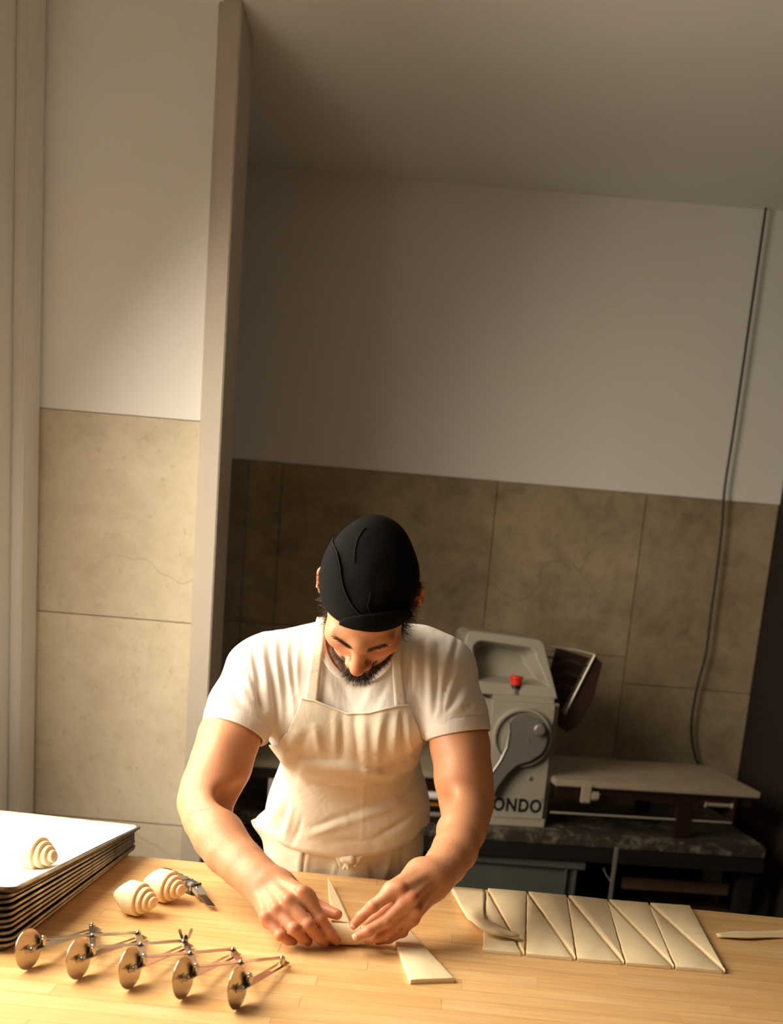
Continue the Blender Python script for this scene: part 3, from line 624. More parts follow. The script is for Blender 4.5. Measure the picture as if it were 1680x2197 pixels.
# ------------------------------------------------------------------ the baker: implicit surfaces turned into one continuous skin
class SDF:
    def __init__(s): s.ops = []
    def rc(s, a, b, ra, rb, k=0.01, mode='u'):
        a = np.array(a, float); b = np.array(b, float); m = max(ra, rb) + k + 0.012
        s.ops.append((mode, k, ('rc', a, b - a, ra, rb - ra), np.minimum(a, b) - m, np.maximum(a, b) + m)); return s
    def chain(s, pts, rad, k=0.01, mode='u'):
        for i in range(len(pts) - 1): s.rc(pts[i], pts[i + 1], rad[i], rad[i + 1], k, mode)
        return s
    def ell(s, c, r, M=np.eye(3), k=0.01, mode='u'):
        c = np.array(c, float); r = np.array(r, float); m = r.max() + k + 0.012      # rows of M: local axes in world
        s.ops.append((mode, k, ('ell', c, r, np.array(M, float)), c - m, c + m)); return s
    def half(s, p, n, k=0.002):            # keep the side the normal points away from
        n = np.array(n, float); n /= np.linalg.norm(n); s.ops.append(('i', k, ('pl', np.array(p, float), n), None, None)); return s
    @staticmethod
    def prim(q, X, Y, Z):
        if q[0] == 'rc':
            _, a, ba, ra, dr = q; px, py, pz = X - a[0], Y - a[1], Z - a[2]
            t = np.clip((px * ba[0] + py * ba[1] + pz * ba[2]) / (ba @ ba + 1e-12), 0, 1)
            return np.sqrt((px - t * ba[0]) ** 2 + (py - t * ba[1]) ** 2 + (pz - t * ba[2]) ** 2) - (ra + dr * t)
        if q[0] == 'ell':
            _, c, r, M = q; px, py, pz = X - c[0], Y - c[1], Z - c[2]
            l = [(px * M[i, 0] + py * M[i, 1] + pz * M[i, 2]) for i in range(3)]
            k0 = np.sqrt(sum((l[i] / r[i]) ** 2 for i in range(3))); k1 = np.sqrt(sum((l[i] / r[i] ** 2) ** 2 for i in range(3)))
            return k0 * (k0 - 1) / np.maximum(k1, 1e-9)
        _, p, n = q; return (X - p[0]) * n[0] + (Y - p[1]) * n[1] + (Z - p[2]) * n[2]
    @staticmethod
    def comb(mode, k, d, e):
        if mode == 'u': h = np.maximum(k - np.abs(d - e), 0) / k; return np.minimum(d, e) - h * h * k * 0.25
        if mode == 's': e = -e
        h = np.maximum(k - np.abs(d - e), 0) / k; return np.maximum(d, e) + h * h * k * 0.25
    def pts(s, P):
        d = np.full(len(P), 0.06)
        for mode, k, q, lo, hi in s.ops:
            if lo is None: d = s.comb(mode, k, d, s.prim(q, P[:, 0], P[:, 1], P[:, 2])); continue
            m = ((P > lo) & (P < hi)).all(1)
            if m.any(): Q = P[m]; d[m] = s.comb(mode, k, d[m], s.prim(q, Q[:, 0], Q[:, 1], Q[:, 2]))
        return d
    def grad(s, P, e=0.0008):
        d0 = s.pts(P); g = np.stack([s.pts(P + np.eye(3)[i] * e) - d0 for i in range(3)], 1)
        return g / (np.linalg.norm(g, axis=1, keepdims=True) + 1e-12)
    def march(s, o, d, off=0.0, n=70):
        """walk from o along d until off above the surface"""
        o = np.array(o, float); t = np.zeros(len(o))
        for _ in range(n): t += np.clip(s.pts(o + d * t[:, None]) - off, -0.02, 0.03) * 0.85
        return o + d * t[:, None]
    def mesh(s, lo, hi, h, proj=3):
        lo = np.array(lo, float); nn = np.ceil((np.array(hi) - lo) / h).astype(int) + 1
        ax = [lo[i] + h * np.arange(nn[i]) for i in range(3)]
        D = np.full(nn, 0.06, np.float32)
        for mode, k, q, a, b in s.ops:
            if a is None: i0 = [0, 0, 0]; i1 = list(nn)
            else:
                i0 = [int(np.clip(np.searchsorted(ax[i], a[i]), 0, nn[i])) for i in range(3)]; i1 = [int(np.clip(np.searchsorted(ax[i], b[i]), 0, nn[i])) for i in range(3)]
            if any(i1[i] <= i0[i] for i in range(3)): continue
            sl = tuple(slice(i0[i], i1[i]) for i in range(3))
            X = ax[0][sl[0]][:, None, None].astype(np.float32); Y = ax[1][sl[1]][None, :, None].astype(np.float32); Z = ax[2][sl[2]][None, None, :].astype(np.float32)
            D[sl] = s.comb(mode, k, D[sl], s.prim(q, X, Y, Z))
        S = D < 0; C = np.zeros(nn - 1, np.int8)
        for a in (0, 1):
            for b in (0, 1):
                for c in (0, 1): C += S[a:nn[0] - 1 + a, b:nn[1] - 1 + b, c:nn[2] - 1 + c]
        act = (C > 0) & (C < 8); I = np.argwhere(act); idx = np.full(act.shape, -1, np.int32); idx[act] = np.arange(len(I))
        acc = np.zeros((len(I), 3)); cnt = np.zeros(len(I))
        cor = [(a, b, c) for a in (0, 1) for b in (0, 1) for c in (0, 1)]
        val = {q: D[I[:, 0] + q[0], I[:, 1] + q[1], I[:, 2] + q[2]] for q in cor}
        for p in cor:
            for i in range(3):
                if p[i]: continue
                q = list(p); q[i] = 1; q = tuple(q); m = (val[p] < 0) != (val[q] < 0); t = np.where(m, val[p] / np.where(m, val[p] - val[q], 1), 0)
                pt = np.array(p, float)[None] + np.zeros((len(I), 3)); pt[:, i] += t; acc += pt * m[:, None]; cnt += m
        V = lo + (I + acc / cnt[:, None]) * h; F_ = []
        for i in range(3):
            j, k = (i + 1) % 3, (i + 2) % 3; n_ = list(nn); sl0 = [slice(1, n_[q] - 1) for q in range(3)]; sl1 = list(sl0); sl0[i] = slice(0, n_[i] - 1); sl1[i] = slice(1, n_[i])
            A, B = S[tuple(sl0)], S[tuple(sl1)]; E = np.argwhere(A != B); flip = B[E[:, 0], E[:, 1], E[:, 2]]
            off = np.ones(3, int); off[i] = 0; E = E + off
            def cell(dj, dk): e = E.copy(); e[:, j] += dj; e[:, k] += dk; return idx[e[:, 0], e[:, 1], e[:, 2]]
            Q = np.stack([cell(-1, -1), cell(0, -1), cell(0, 0), cell(-1, 0)], 1); Q[flip] = Q[flip][:, ::-1]; F_.append(Q)
        F_ = np.concatenate(F_); F_ = F_[(F_ >= 0).all(1)]
        for _ in range(proj):
            d = s.pts(V); V = V - s.grad(V) * np.clip(d, -h, h)[:, None] * 0.9
        return V, F_
def mesh_obj(name, V, Fq, mats, parent, colors=None, org=None):
    me = bpy.data.meshes.new(name); V = np.asarray(V) - (ORG[parent] if parent is not None else org)
    me.vertices.add(len(V)); me.vertices.foreach_set('co', V.astype(np.float32).ravel())
    me.loops.add(Fq.size); me.loops.foreach_set('vertex_index', Fq.astype(np.int32).ravel())
    me.polygons.add(len(Fq)); me.polygons.foreach_set('loop_start', np.arange(0, Fq.size, Fq.shape[1], dtype=np.int32))
    me.update(calc_edges=True); me.validate()
    me.polygons.foreach_set('use_smooth', [True] * len(me.polygons))
    for mn in ([mats] if isinstance(mats, str) else mats): me.materials.append(MATS[mn])
    if colors is not None:
        at = me.color_attributes.new('tint', 'FLOAT_COLOR', 'POINT'); at.data.foreach_set('color', np.concatenate([colors, np.ones((len(colors), 1))], 1).astype(np.float32).ravel())
    o = bpy.data.objects.new(name, me); col.objects.link(o)
    if parent is not None: o.parent = parent
    ORG[o] = ORG[parent] if parent is not None else org
    return o
def vnorm(V, Fq):
    n = np.zeros_like(V); a = np.cross(V[Fq[:, 2]] - V[Fq[:, 0]], V[Fq[:, 3 if Fq.shape[1] > 3 else 1]] - V[Fq[:, 1 if Fq.shape[1] > 3 else 0]])
    for i in range(Fq.shape[1]): np.add.at(n, Fq[:, i], a)
    return n / (np.linalg.norm(n, axis=1, keepdims=True) + 1e-12)

# --- materials of the figure
m, nt, b = nodes_of('skin'); v = coords(nt)
at = nt.nodes.new('ShaderNodeVertexColor'); at.layer_name = 'tint'
mot = ramp(nt, noise(nt, v, 55, 4, 0.6), 0.35, 0.75)
base = mixc(nt, mot, at.outputs['Color'], mixc(nt, 0.25, at.outputs['Color'], (0.62, 0.22, 0.12)))
nt.links.new(base, b.inputs['Base Color']); b.inputs['Roughness'].default_value = 0.48
b.inputs['Subsurface Weight'].default_value = 0.22; b.inputs['Subsurface Radius'].default_value = (0.010, 0.0038, 0.0018); b.inputs['Subsurface Scale'].default_value = 0.6
b1 = bump(nt, b, noise(nt, v, 240, 4, 0.65), 0.24, 0.0012)
wv = nt.nodes.new('ShaderNodeTexVoronoi'); wv.inputs['Scale'].default_value = 260; nt.links.new(v, wv.inputs['Vector'])
bump(nt, b, wv.outputs['Distance'], 0.10, 0.0006, b1)
def cloth(name, c, c2, weave=1500, ws=0.12, wrinkle=0.25, ck=(18, 9, 9), stain=None):
    m, nt, b = nodes_of(name); v = coords(nt); b.inputs['Roughness'].default_value = 0.9; b.inputs['Specular IOR Level'].default_value = 0.15
    b.inputs['Sheen Weight'].default_value = 0.06
    base = mixc(nt, ramp(nt, noise(nt, v, 7, 5), 0.35, 0.7), c, c2)
    if stain: base = mixc(nt, ramp(nt, noise(nt, v, 22, 3, 0.7), 0.70, 0.80), base, stain)
    nt.links.new(base, b.inputs['Base Color'])
    v2 = coords(nt, ck); p = bump(nt, b, noise(nt, v2, 1.3, 4, 0.5, 0.8), wrinkle, 0.012)
    p = bump(nt, b, noise(nt, v, weave, 1), ws, 0.0006, p); return m
cloth('white_cotton', (0.80, 0.76, 0.71), (0.76, 0.715, 0.66), wrinkle=0.22, ck=(22, 12, 7))
cloth('apron_canvas', (0.78, 0.71, 0.59), (0.73, 0.645, 0.52), wrinkle=0.40, ck=(10, 10, 10), stain=(0.66, 0.56, 0.42))
cloth('black_cloth', (0.0050, 0.0050, 0.0050), (0.0072, 0.0072, 0.0070), wrinkle=0.15, ck=(14, 14, 14)); MATS['black_cloth'].node_tree.nodes['Principled BSDF'].inputs['Sheen Weight'].default_value = 0.0; MATS['black_cloth'].node_tree.nodes['Principled BSDF'].inputs['Specular IOR Level'].default_value = 0.08
cloth('black_seam', (0.004, 0.004, 0.004), (0.006, 0.006, 0.006))
cloth('trouser_cloth', (0.50, 0.46, 0.40), (0.44, 0.40, 0.34))
plain('hair', (0.022, 0.011, 0.006), 0.55, c2=(0.045, 0.022, 0.011), scale=200)
plain('beard_hair', (0.030, 0.013, 0.006), 0.6, c2=(0.065, 0.028, 0.012), scale=300)
plain('arm_hair', (0.16, 0.075, 0.03), 0.6)
plain('nail', (0.80, 0.50, 0.36), 0.30)
plain('shoe', (0.02, 0.02, 0.02), 0.5)

person = thing('person', (-0.105, 2.33, 0.0), 'baker in black cap, white t-shirt and cream apron rolling a croissant', 'person')

# --- landmarks
SL, SR = Py(548, 1446, 2.12), Py(957, 1444, 2.12)
EL, ER = Py(438, 1716, 1.978), Py(1003, 1716, 2.046)
WL, WR = Pz(577, 1902, 0.9822), Pz(922, 1888, 1.0138)
def along(px, A, B, key=1):      # a sight line point at the depth interpolated between two joints
    best = None
    for t in np.linspace(-0.4, 1.4, 181):
        q = Py(px[0], px[1], A[1] + (B[1] - A[1]) * t); g = A + (B - A) * t; e = np.linalg.norm(q - g)
        if best is None or e < best[0]: best = (e, q)
    return best[1]
def sc(px_r, P): return px_r / F * ((P - CC) @ CF)
armL = [(491, 1584, 62), (474, 1640, 62), (449, 1690, 56), (438, 1724, 51), (449, 1760, 50), (468, 1795, 50.5), (492, 1827, 49.5), (522, 1856, 46), (552, 1884, 43), (572, 1900, 41)]
armR = [(987, 1600, 60), (995, 1667, 58), (1003, 1705, 51), (1003, 1728, 48), (997, 1755, 47.5), (991, 1782, 47), (976, 1824, 45), (956, 1855, 41), (934, 1880, 38), (924, 1889, 37)]
def arm_nodes(arm, S, E, W_):
    out = [(S, 0.055)]
    for i, (x, y, r) in enumerate(arm):
        P = along((x, y), S, E) if i < 3 else (E if False else along((x, y), E, W_)); out.append((P, sc(r, P)))
    return out
AL, AR = arm_nodes(armL, SL, EL, WL), arm_nodes(armR, SR, ER, WR)

# head frame
th_ = math.radians(58); yaw = math.radians(-3.5); rol = math.radians(2.0)
O = np.array((-0.070, 1.93, 1.489))
fh = np.array((0, -math.cos(th_), -math.sin(th_))); uh = np.array((0, -math.sin(th_), math.cos(th_))); xh = np.array((1.0, 0, 0))
fh, xh = fh * math.cos(yaw) + xh * math.sin(yaw), xh * math.cos(yaw) - fh * math.sin(yaw)
uh, xh = uh * math.cos(rol) + xh * math.sin(rol), xh * math.cos(rol) - uh * math.sin(rol)
HM = np.stack([xh, fh, uh])
def hl(x, f_, u): return O + xh * x + fh * f_ + uh * u

body = SDF()
def torso(S, g=0.0):
    S.ell((-0.105, 2.185, 1.26), (0.180 + g, 0.112 + g, 0.165 + g), k=0.03)
    S.ell((-0.090, 2.285, 0.97), (0.162 + g, 0.108 + g, 0.33 + g), k=0.06)
    S.rc((-0.25, 2.15, 1.335), (0.045, 2.15, 1.372), 0.068 + g, 0.068 + g, k=0.05)
    S.rc((-0.090, 2.13, 1.405), SL + (0.01, 0.01, 0.012), 0.052 + g, 0.046 + g, k=0.05)
    S.rc((-0.090, 2.13, 1.405), SR + (-0.01, 0.01, 0.010), 0.052 + g, 0.046 + g, k=0.05)
    for sx in (-1, 1): S.ell((-0.105 + sx * 0.085, 2.10, 1.255), (0.075 + g, 0.045 + g, 0.06 + g), k=0.05)
torso(body, -0.010)
for A in (AL, AR):
    P = [q[0] for q in A]; r = [q[1] for q in A]; body.chain(P, r, k=0.02)
# muscle shape: biceps towards the crook of the arm, brachioradialis, elbow point
for A, sx in ((AL, 1), (AR, -1)):
    body.ell(A[2][0] * 0.55 + A[3][0] * 0.45 + np.array((0.010 * sx, -0.020, 0.012)), (0.040, 0.042, 0.075), k=0.03)
    body.rc(A[4][0] + np.array((-0.012 * sx, 0.014, -0.006)), A[5][0] + np.array((-0.010 * sx, 0.012, -0.004)), 0.030, 0.026, k=0.025)
    body.rc(A[4][0] + np.array((0.012 * sx, -0.012, 0.008)), A[6][0] + np.array((0.006 * sx, -0.008, 0.010)), 0.032, 0.030, k=0.03)
# crook of each elbow
body.rc(along((484, 1706), AL[3][0], AL[4][0]) + np.array((0.012, -0.045, 0.0)), along((505, 1700), AL[3][0], AL[4][0]) + np.array((0.01, -0.03, 0.0)), 0.020, 0.016, k=0.035, mode='s')
body.rc(along((958, 1716), AR[3][0], AR[4][0]) + np.array((-0.012, -0.050, 0.0)), along((935, 1716), AR[3][0], AR[4][0]) + np.array((-0.01, -0.035, 0.0)), 0.020, 0.016, k=0.035, mode='s')
# hands: heights of each joint along the sight lines
HJ = {
 'L': (WL, dict(index=[(652, 1917, .9963), (687, 1971, .9551), (708, 2003, .9302), (722, 2019, .9125)], mid=[(621, 1935, .9824), (661, 1984, .9504), (683, 2010, .9260), (696, 2022, .9105)],
   ring=[(596, 1954, .9656), (631, 1993, .9441), (650, 2013, .9220), (661, 2020, .9100)], pinky=[(574, 1971, .9508), (602, 2007, .9298), (618, 2017, .9170), (630, 2020, .9090)])),
 'R': (WR, dict(index=[(852, 1907, 1.0148), (800, 1944, .9832), (775, 1966, .9630), (759, 1984, .9470)], mid=[(878, 1928, 1.0006), (827, 1976, .9602), (790, 1998, .9442), (765, 2010, .9330)],
   ring=[(887, 1953, .9783), (835, 1995, .9400), (812, 2010, .9276), (790, 2017, .9150)], pinky=[(881, 1974, .9575), (862, 1999, .9320), (835, 2014, .9176), (812, 2019, .9105)])),
}
FR = dict(index=(.0130, .0112, .0098, .0082), mid=(.0132, .0114, .0100, .0084), ring=(.0126, .0108, .0094, .0080), pinky=(.0114, .0096, .0084, .0072))
KN = []; NAILS = []; HANDPTS = {}
for side, (W_, J) in HJ.items():
    sx = 1 if side == 'L' else -1
    P = {f_: [Pz(*q) for q in v_] for f_, v_ in J.items()}; HANDPTS[side] = P
    mc = [P[f_][0] for f_ in ('index', 'mid', 'ring', 'pinky')]
    back = np.cross(mc[0] - mc[3], W_ - (mc[1] + mc[2]) / 2); back /= np.linalg.norm(back)
    if back[1] > 0: back = -back                      # dorsal side faces the camera
    dors = back
    # wrist blends into the palm
    wv_ = (mc[0] - mc[3]); wv_ /= np.linalg.norm(wv_)
    body.rc(W_ + wv_ * 0.012, W_ - wv_ * 0.014, 0.024, 0.023, k=0.02)
    for i, f_ in enumerate(('index', 'mid', 'ring', 'pinky')):
        M_ = P[f_][0]; w0 = W_ + wv_ * (0.016 - 0.011 * i) - dors * 0.004
        body.rc(w0, M_ - dors * 0.006, 0.020, 0.0150 if i < 3 else 0.0145, k=0.016)
        body.rc(w0 + dors * 0.0175, M_ + dors * 0.0085, 0.0035, 0.0045, k=0.010)      # tendon
        # heel of the hand under the metacarpals
        body.rc(w0 - dors * 0.010, M_ * 0.72 + W_ * 0.28 - dors * 0.017, 0.017, 0.015, k=0.016)
    for i, f_ in enumerate(('index', 'mid', 'ring', 'pinky')):
        M_, p1, p2, t_ = P[f_]; r = FR[f_]
        body.rc(M_ - dors * 0.002, p1, r[0], r[1], k=0.0055)
        body.rc(p1, p2, r[1] * 0.98, r[2], k=0.004); body.rc(p2, t_, r[2], r[3], k=0.004)
        body.ell(M_ + dors * 0.0065, (0.0085, 0.0085, 0.0085), k=0.010)
        # the back of each joint stands out a little
        bend = p1 - (M_ + p2) / 2; bn = bend / (np.linalg.norm(bend) + 1e-9); d1 = bn * 0.5 + dors * 0.5; d1 /= np.linalg.norm(d1)
        body.ell(p1 + d1 * (r[1] * 0.30), (r[1] * 0.80,) * 3, k=0.006)
        KN.append((M_ + dors * 0.010, 0.014, 1.0)); KN.append((p1 + d1 * r[1], 0.012, 0.9)); KN.append((t_, 0.014, 0.7)); KN.append((p2, 0.010, 0.35))
        a_d = t_ - p2; a_d /= np.linalg.norm(a_d); nd = dors - a_d * (dors @ a_d)
        nd = nd * 0.8 + np.array((0, -0.35, 0.5)) * (1 if side == 'R' else 0.4); nd -= a_d * (nd @ a_d); nd /= np.linalg.norm(nd)
        NAILS.append((t_ + a_d * (r[3] * 0.10) + nd * (r[3] * 0.93), a_d, nd, r[3] * 0.70, side, f_))
    if side == 'L':
        T = [W_ + wv_ * 0.024 - dors * 0.014, Pz(655, 1932, .953), Pz(694, 1951, .9440), Pz(723, 1962, .9440)]; tr = (0.021, 0.0165, 0.0122, 0.0098)
    else:
        T = [W_ + wv_ * 0.022 - dors * 0.016, Py(858, 1922, 1.775), Py(818, 1958, 1.768), Py(788, 1982, 1.762)]; tr = (0.021, 0.0165, 0.0122, 0.0098)
    body.rc(T[0], T[1], tr[0], tr[1], k=0.016); body.rc(T[1], T[2], tr[1] * 0.93, tr[2], k=0.006); body.rc(T[2], T[3], tr[2], tr[3], k=0.004)
    body.rc(T[1], P['index'][0] - dors * 0.016, 0.012, 0.010, k=0.018)       # web of the thumb
    KN.append((T[3], 0.016, 0.8)); KN.append((T[2], 0.012, 0.5))
# head and neck
NB = np.array((-0.092, 2.150, 1.395))
body.rc(NB, hl(0, -0.035, -0.045), 0.066, 0.056, k=0.03)
body.rc(hl(0, 0.0, -0.085), NB + np.array((0.0, 0.0, -0.05)), 0.032, 0.04, k=0.03)
body.ell(hl(0, -0.010, 0.055), (0.0765, 0.100, 0.094), HM, k=0.02)
body.ell(hl(0, 0.036, -0.008), (0.0655, 0.064, 0.085), HM, k=0.025)
body.ell(hl(0, 0.038, -0.062), (0.056, 0.053, 0.046), HM, k=0.02)
body.ell(hl(0, 0.081, -0.103), (0.022, 0.017, 0.018), HM, k=0.022)
for sx in (-1, 1):
    body.ell(hl(sx * 0.046, 0.058, -0.010), (0.022, 0.024, 0.018), HM, k=0.02)
    body.rc(hl(0, 0.091, 0.030), hl(sx * 0.046, 0.077, 0.032), 0.0145, 0.0130, k=0.014)
    body.ell(hl(sx * 0.0315, 0.1030, 0.0105), (0.0170, 0.0140, 0.0125), HM, k=0.012, mode='s')
    body.ell(hl(sx * 0.0320, 0.0780, 0.0115), (0.0150, 0.0130, 0.0120), HM, k=0.005)
    body.ell(hl(sx * 0.0150, 0.1060, -0.0255), (0.0085, 0.0110, 0.0085), HM, k=0.008)
    e1, e2 = hl(sx * 0.0785, -0.018, 0.000), hl(sx * 0.0765, -0.004, -0.024)
    ERt = np.stack([xh * math.cos(0.5) - sx * fh * math.sin(0.5) * -1, fh, uh]); 
    an = sx * math.radians(24); ex = xh * math.cos(an) - fh * math.sin(an); ef = fh * math.cos(an) + xh * math.sin(an)
    EM = np.stack([ex, ef, uh])
    body.rc(hl(sx * 0.068, -0.026, 0.004), hl(sx * 0.090, -0.036, 0.008), 0.012, 0.007, k=0.006)
    body.ell(hl(sx * 0.0945, -0.040, 0.010), (0.0080, 0.0180, 0.0300), EM, k=0.005)
    body.ell(hl(sx * 0.1000, -0.032, 0.012), (0.0040, 0.0100, 0.0190), EM, k=0.006, mode='s')
    body.ell(hl(sx * 0.0880, -0.030, -0.016), (0.0075, 0.0100, 0.0110), EM, k=0.006)
body.rc(hl(0, 0.0925, 0.026), hl(-0.0, 0.1050, 0.004), 0.0105, 0.0105, k=0.012)
body.rc(hl(0, 0.1050, 0.004), hl(0, 0.1200, -0.0185), 0.0105, 0.0138, k=0.008)
body.ell(hl(0, 0.1010, -0.040), (0.024, 0.012, 0.016), HM, k=0.012)
body.rc(hl(-0.019, 0.0965, -0.053), hl(0.019, 0.0965, -0.053), 0.0055, 0.0055, k=0.006)
body.rc(hl(-0.016, 0.0965, -0.0640), hl(0.016, 0.0965, -0.0640), 0.0065, 0.0065, k=0.005)
# keep everything above the bench
BV, BF = body.mesh((-0.47, 1.655, 0.897), (0.275, 2.42, 1.655), 0.0026, 2)
BV[:, 2] = np.maximum(BV[:, 2], ZT + 0.0004)
BN = body.grad(BV)
# skin colour: pale base, redder over joints, cheeks and nose, darker stubble on the jaw
L3 = (BV - O) @ HM.T          # head coordinates
skin = np.array((0.60, 0.295, 0.158)); red = np.array((0.55, 0.165, 0.085)); C_ = np.tile(skin, (len(BV), 1))
rd_ = np.zeros(len(BV))
for p_, r_, a_k in KN: rd_ = np.maximum(rd_, a_k * 0.80 * np.exp(-(((BV - p_) ** 2).sum(1)) / (r_ ** 2)))
for p_, r_, a_k in ((hl(0, 0.125, -0.02), 0.022, 0.9), (hl(-0.045, 0.075, -0.012), 0.028, 0.6), (hl(0.045, 0.075, -0.012), 0.028, 0.6), (hl(-0.093, -0.04, 0.0), 0.03, 0.8), (hl(0.093, -0.04, 0.0), 0.03, 0.8)):
    rd_ = np.maximum(rd_, a_k * np.exp(-(((BV - p_) ** 2).sum(1)) / (r_ ** 2)))
hx = np.exp(-((BV[:, 2] - 0.93) / 0.05) ** 2) * (BV[:, 1] < 1.80); rd_ = np.maximum(rd_, 0.42 * hx)
C_ = C_ * (1 - rd_[:, None]) + red * rd_[:, None]
def smooth01(x): x = np.clip(x, 0, 1); return x * x * (3 - 2 * x)
headm = np.linalg.norm(BV - O, axis=1) < 0.20
# beard: jaw band from the sideburns down, chin, moustache
jaw = -0.030 - 0.022 * smooth01((L3[:, 1] - 0.02) / 0.07)
bd = smooth01((jaw - L3[:, 2]) / 0.014) * smooth01((L3[:, 2] + 0.135) / 0.02) * (L3[:, 1] > 0.005)
side = smooth01((0.036 - L3[:, 1]) / 0.010) * smooth01((L3[:, 1] - 0.002) / 0.006) * smooth01((0.045 - L3[:, 2]) / 0.02) * (np.abs(L3[:, 0]) > 0.05) * smooth01((L3[:, 2] + 0.10) / 0.02)
mous = np.exp(-((L3[:, 2] + 0.0435) / 0.0075) ** 2) * (np.abs(L3[:, 0]) < 0.034) * (L3[:, 1] > 0.075) * smooth01((np.abs(L3[:, 0]) - 0.001) / 0.004)
lipm = np.exp(-((L3[:, 2] + 0.0585) / 0.0075) ** 2) * smooth01((0.021 - np.abs(L3[:, 0])) / 0.006) * (L3[:, 1] > 0.09)
bd = np.clip(np.maximum(np.maximum(bd * (1 - lipm), side), mous) , 0, 1) * headm
brow = np.exp(-((L3[:, 2] - (0.0300 + 0.16 * np.maximum(0, np.abs(L3[:, 0]) - 0.012) - 5.0 * np.maximum(0, np.abs(L3[:, 0]) - 0.034) ** 2)) / 0.0036) ** 2) * smooth01((np.abs(L3[:, 0]) - 0.010) / 0.006) * smooth01((0.052 - np.abs(L3[:, 0])) / 0.012) * (L3[:, 1] > 0.06) * headm
lash = np.exp(-((L3[:, 2] - 0.0035) / 0.0016) ** 2) * (np.abs(np.abs(L3[:, 0]) - 0.032) < 0.014) * (L3[:, 1] > 0.07) * headm
C_ = C_ * (1 - 0.80 * bd[:, None]) + np.array((0.075, 0.032, 0.017)) * 0.80 * bd[:, None]
C_ = C_ * (1 - 0.45 * brow[:, None]) + np.array((0.05, 0.022, 0.012)) * 0.45 * brow[:, None]
C_ = C_ * (1 - 0.25 * lash[:, None]) + np.array((0.04, 0.02, 0.012)) * 0.25 * lash[:, None]
lc = lipm * headm * (1 - bd); C_ = C_ * (1 - 0.6 * lc[:, None]) + np.array((0.50, 0.18, 0.12)) * 0.6 * lc[:, None]
# scratch on the forearm
_px = [(405, 1746), (416, 1741), (432, 1738), (447, 1735)]; _d = np.array([ray(*q) for q in _px]); _d /= np.linalg.norm(_d, axis=1, keepdims=True); _s = body.march(CC + _d * 1.5, _d)
for i in range(3):
    t = np.clip(((BV - _s[i]) @ (_s[i + 1] - _s[i])) / ((_s[i + 1] - _s[i]) @ (_s[i + 1] - _s[i])), 0, 1); dd_ = np.linalg.norm(BV - (_s[i] + t[:, None] * (_s[i + 1] - _s[i])), axis=1); k_ = (0.6 * np.exp(-(dd_ / 0.0022) ** 2))[:, None]; C_ = C_ * (1 - k_) + np.array((0.55, 0.10, 0.07)) * k_
bo = mesh_obj('body', BV, BF, 'skin', person, C_)
print('body verts', len(BV))
# fingernails
for c_, a_d, nd, r_, sd, f_ in NAILS:
    s_ = np.cross(a_d, nd); G = np.zeros((5, 5, 3))
    for i in range(5):
        for j in range(5):
            u, v_ = i / 2 - 1, j / 2 - 1; sq = math.sqrt(1 - 0.35 * u * u) if True else 1
            G[i, j] = c_ + a_d * (r_ * 0.95 * u) + s_ * (r_ * v_ * math.sqrt(1 - 0.25 * u * u)) - nd * (r_ * 0.42 * v_ * v_ + 0.10 * r_ * u * u) + nd * 0.0005
    o = obj('fingernail', MB().grid(G), 'nail', bo, smooth=180, fix=False)
    md = o.modifiers.new('s', 'SOLIDIFY'); md.thickness = 0.0007; md.offset = 0

# --- hair made of fine blades
def blades(name, roots, dirs, L, wd, mat, parent, curl=0.0, seg=2, label=None, grav=(0, 0, 0)):
    n = len(roots); L = np.asarray(L) * np.ones(n); side = np.cross(dirs, RNG.normal(size=(n, 3))); side /= np.linalg.norm(side, axis=1, keepdims=True) + 1e-9
    cd = np.cross(dirs, side); vs = []; ring = []
    for k in range(seg + 1):
        t = k / seg; c = roots + dirs * (L * t)[:, None] + cd * (curl * L * t * t)[:, None] + np.array(grav) * (L * t * t)[:, None]
        if k < seg: ring.append((c - side * wd * (1 - 0.6 * t), c + side * wd * (1 - 0.6 * t)))
        else: tip = c
    V = np.concatenate([q for r in ring for q in r] + [tip]); Q = []; idx = np.arange(n)
    for k in range(seg - 1):
        a, b_, c, d = idx + 2 * k * n, idx + (2 * k + 1) * n, idx + (2 * k + 3) * n, idx + (2 * k + 2) * n
        Q += [np.stack([a, b_, c], 1), np.stack([a, c, d], 1)]
    Q.append(np.stack([idx + 2 * (seg - 1) * n, idx + (2 * (seg - 1) + 1) * n, idx + 2 * seg * n], 1))
    o = mesh_obj(name, V, np.concatenate(Q), mat, parent); o['kind'] = 'stuff'
    if label: o['label'] = label
    return o
def pick(wt, n):
    p_ = wt / wt.sum(); i = RNG.choice(len(wt), n, p=p_); return BV[i] + RNG.normal(size=(n, 3)) * 0.0009, BN[i]
R_, N_ = pick(bd ** 1.5, 12000); D_ = N_ * 0.8 - uh * 0.75 + fh * 0.15 + RNG.normal(size=R_.shape) * 0.28; D_ /= np.linalg.norm(D_, axis=1, keepdims=True)
lr = (R_ - O) @ HM.T; LB = (0.004 + 0.016 * smooth01((-0.045 - lr[:, 2]) / 0.05) * smooth01(lr[:, 1] / 0.07)) * RNG.uniform(0.7, 1.25, len(R_))
blades('beard', R_, D_, LB, 0.00030, 'beard_hair', bo, 0.15, label='short dark brown beard')
R_, N_ = pick(brow ** 1.5, 600); sg = np.sign(((R_ - O) @ HM.T)[:, 0])[:, None]; D_ = N_ * 0.35 + xh * sg * 0.9 + uh * 0.25 + RNG.normal(size=R_.shape) * 0.12; D_ /= np.linalg.norm(D_, axis=1, keepdims=True)
blades('eyebrow', R_, D_, RNG.uniform(0.005, 0.009, len(R_)), 0.00028, 'hair', bo, 0.1)
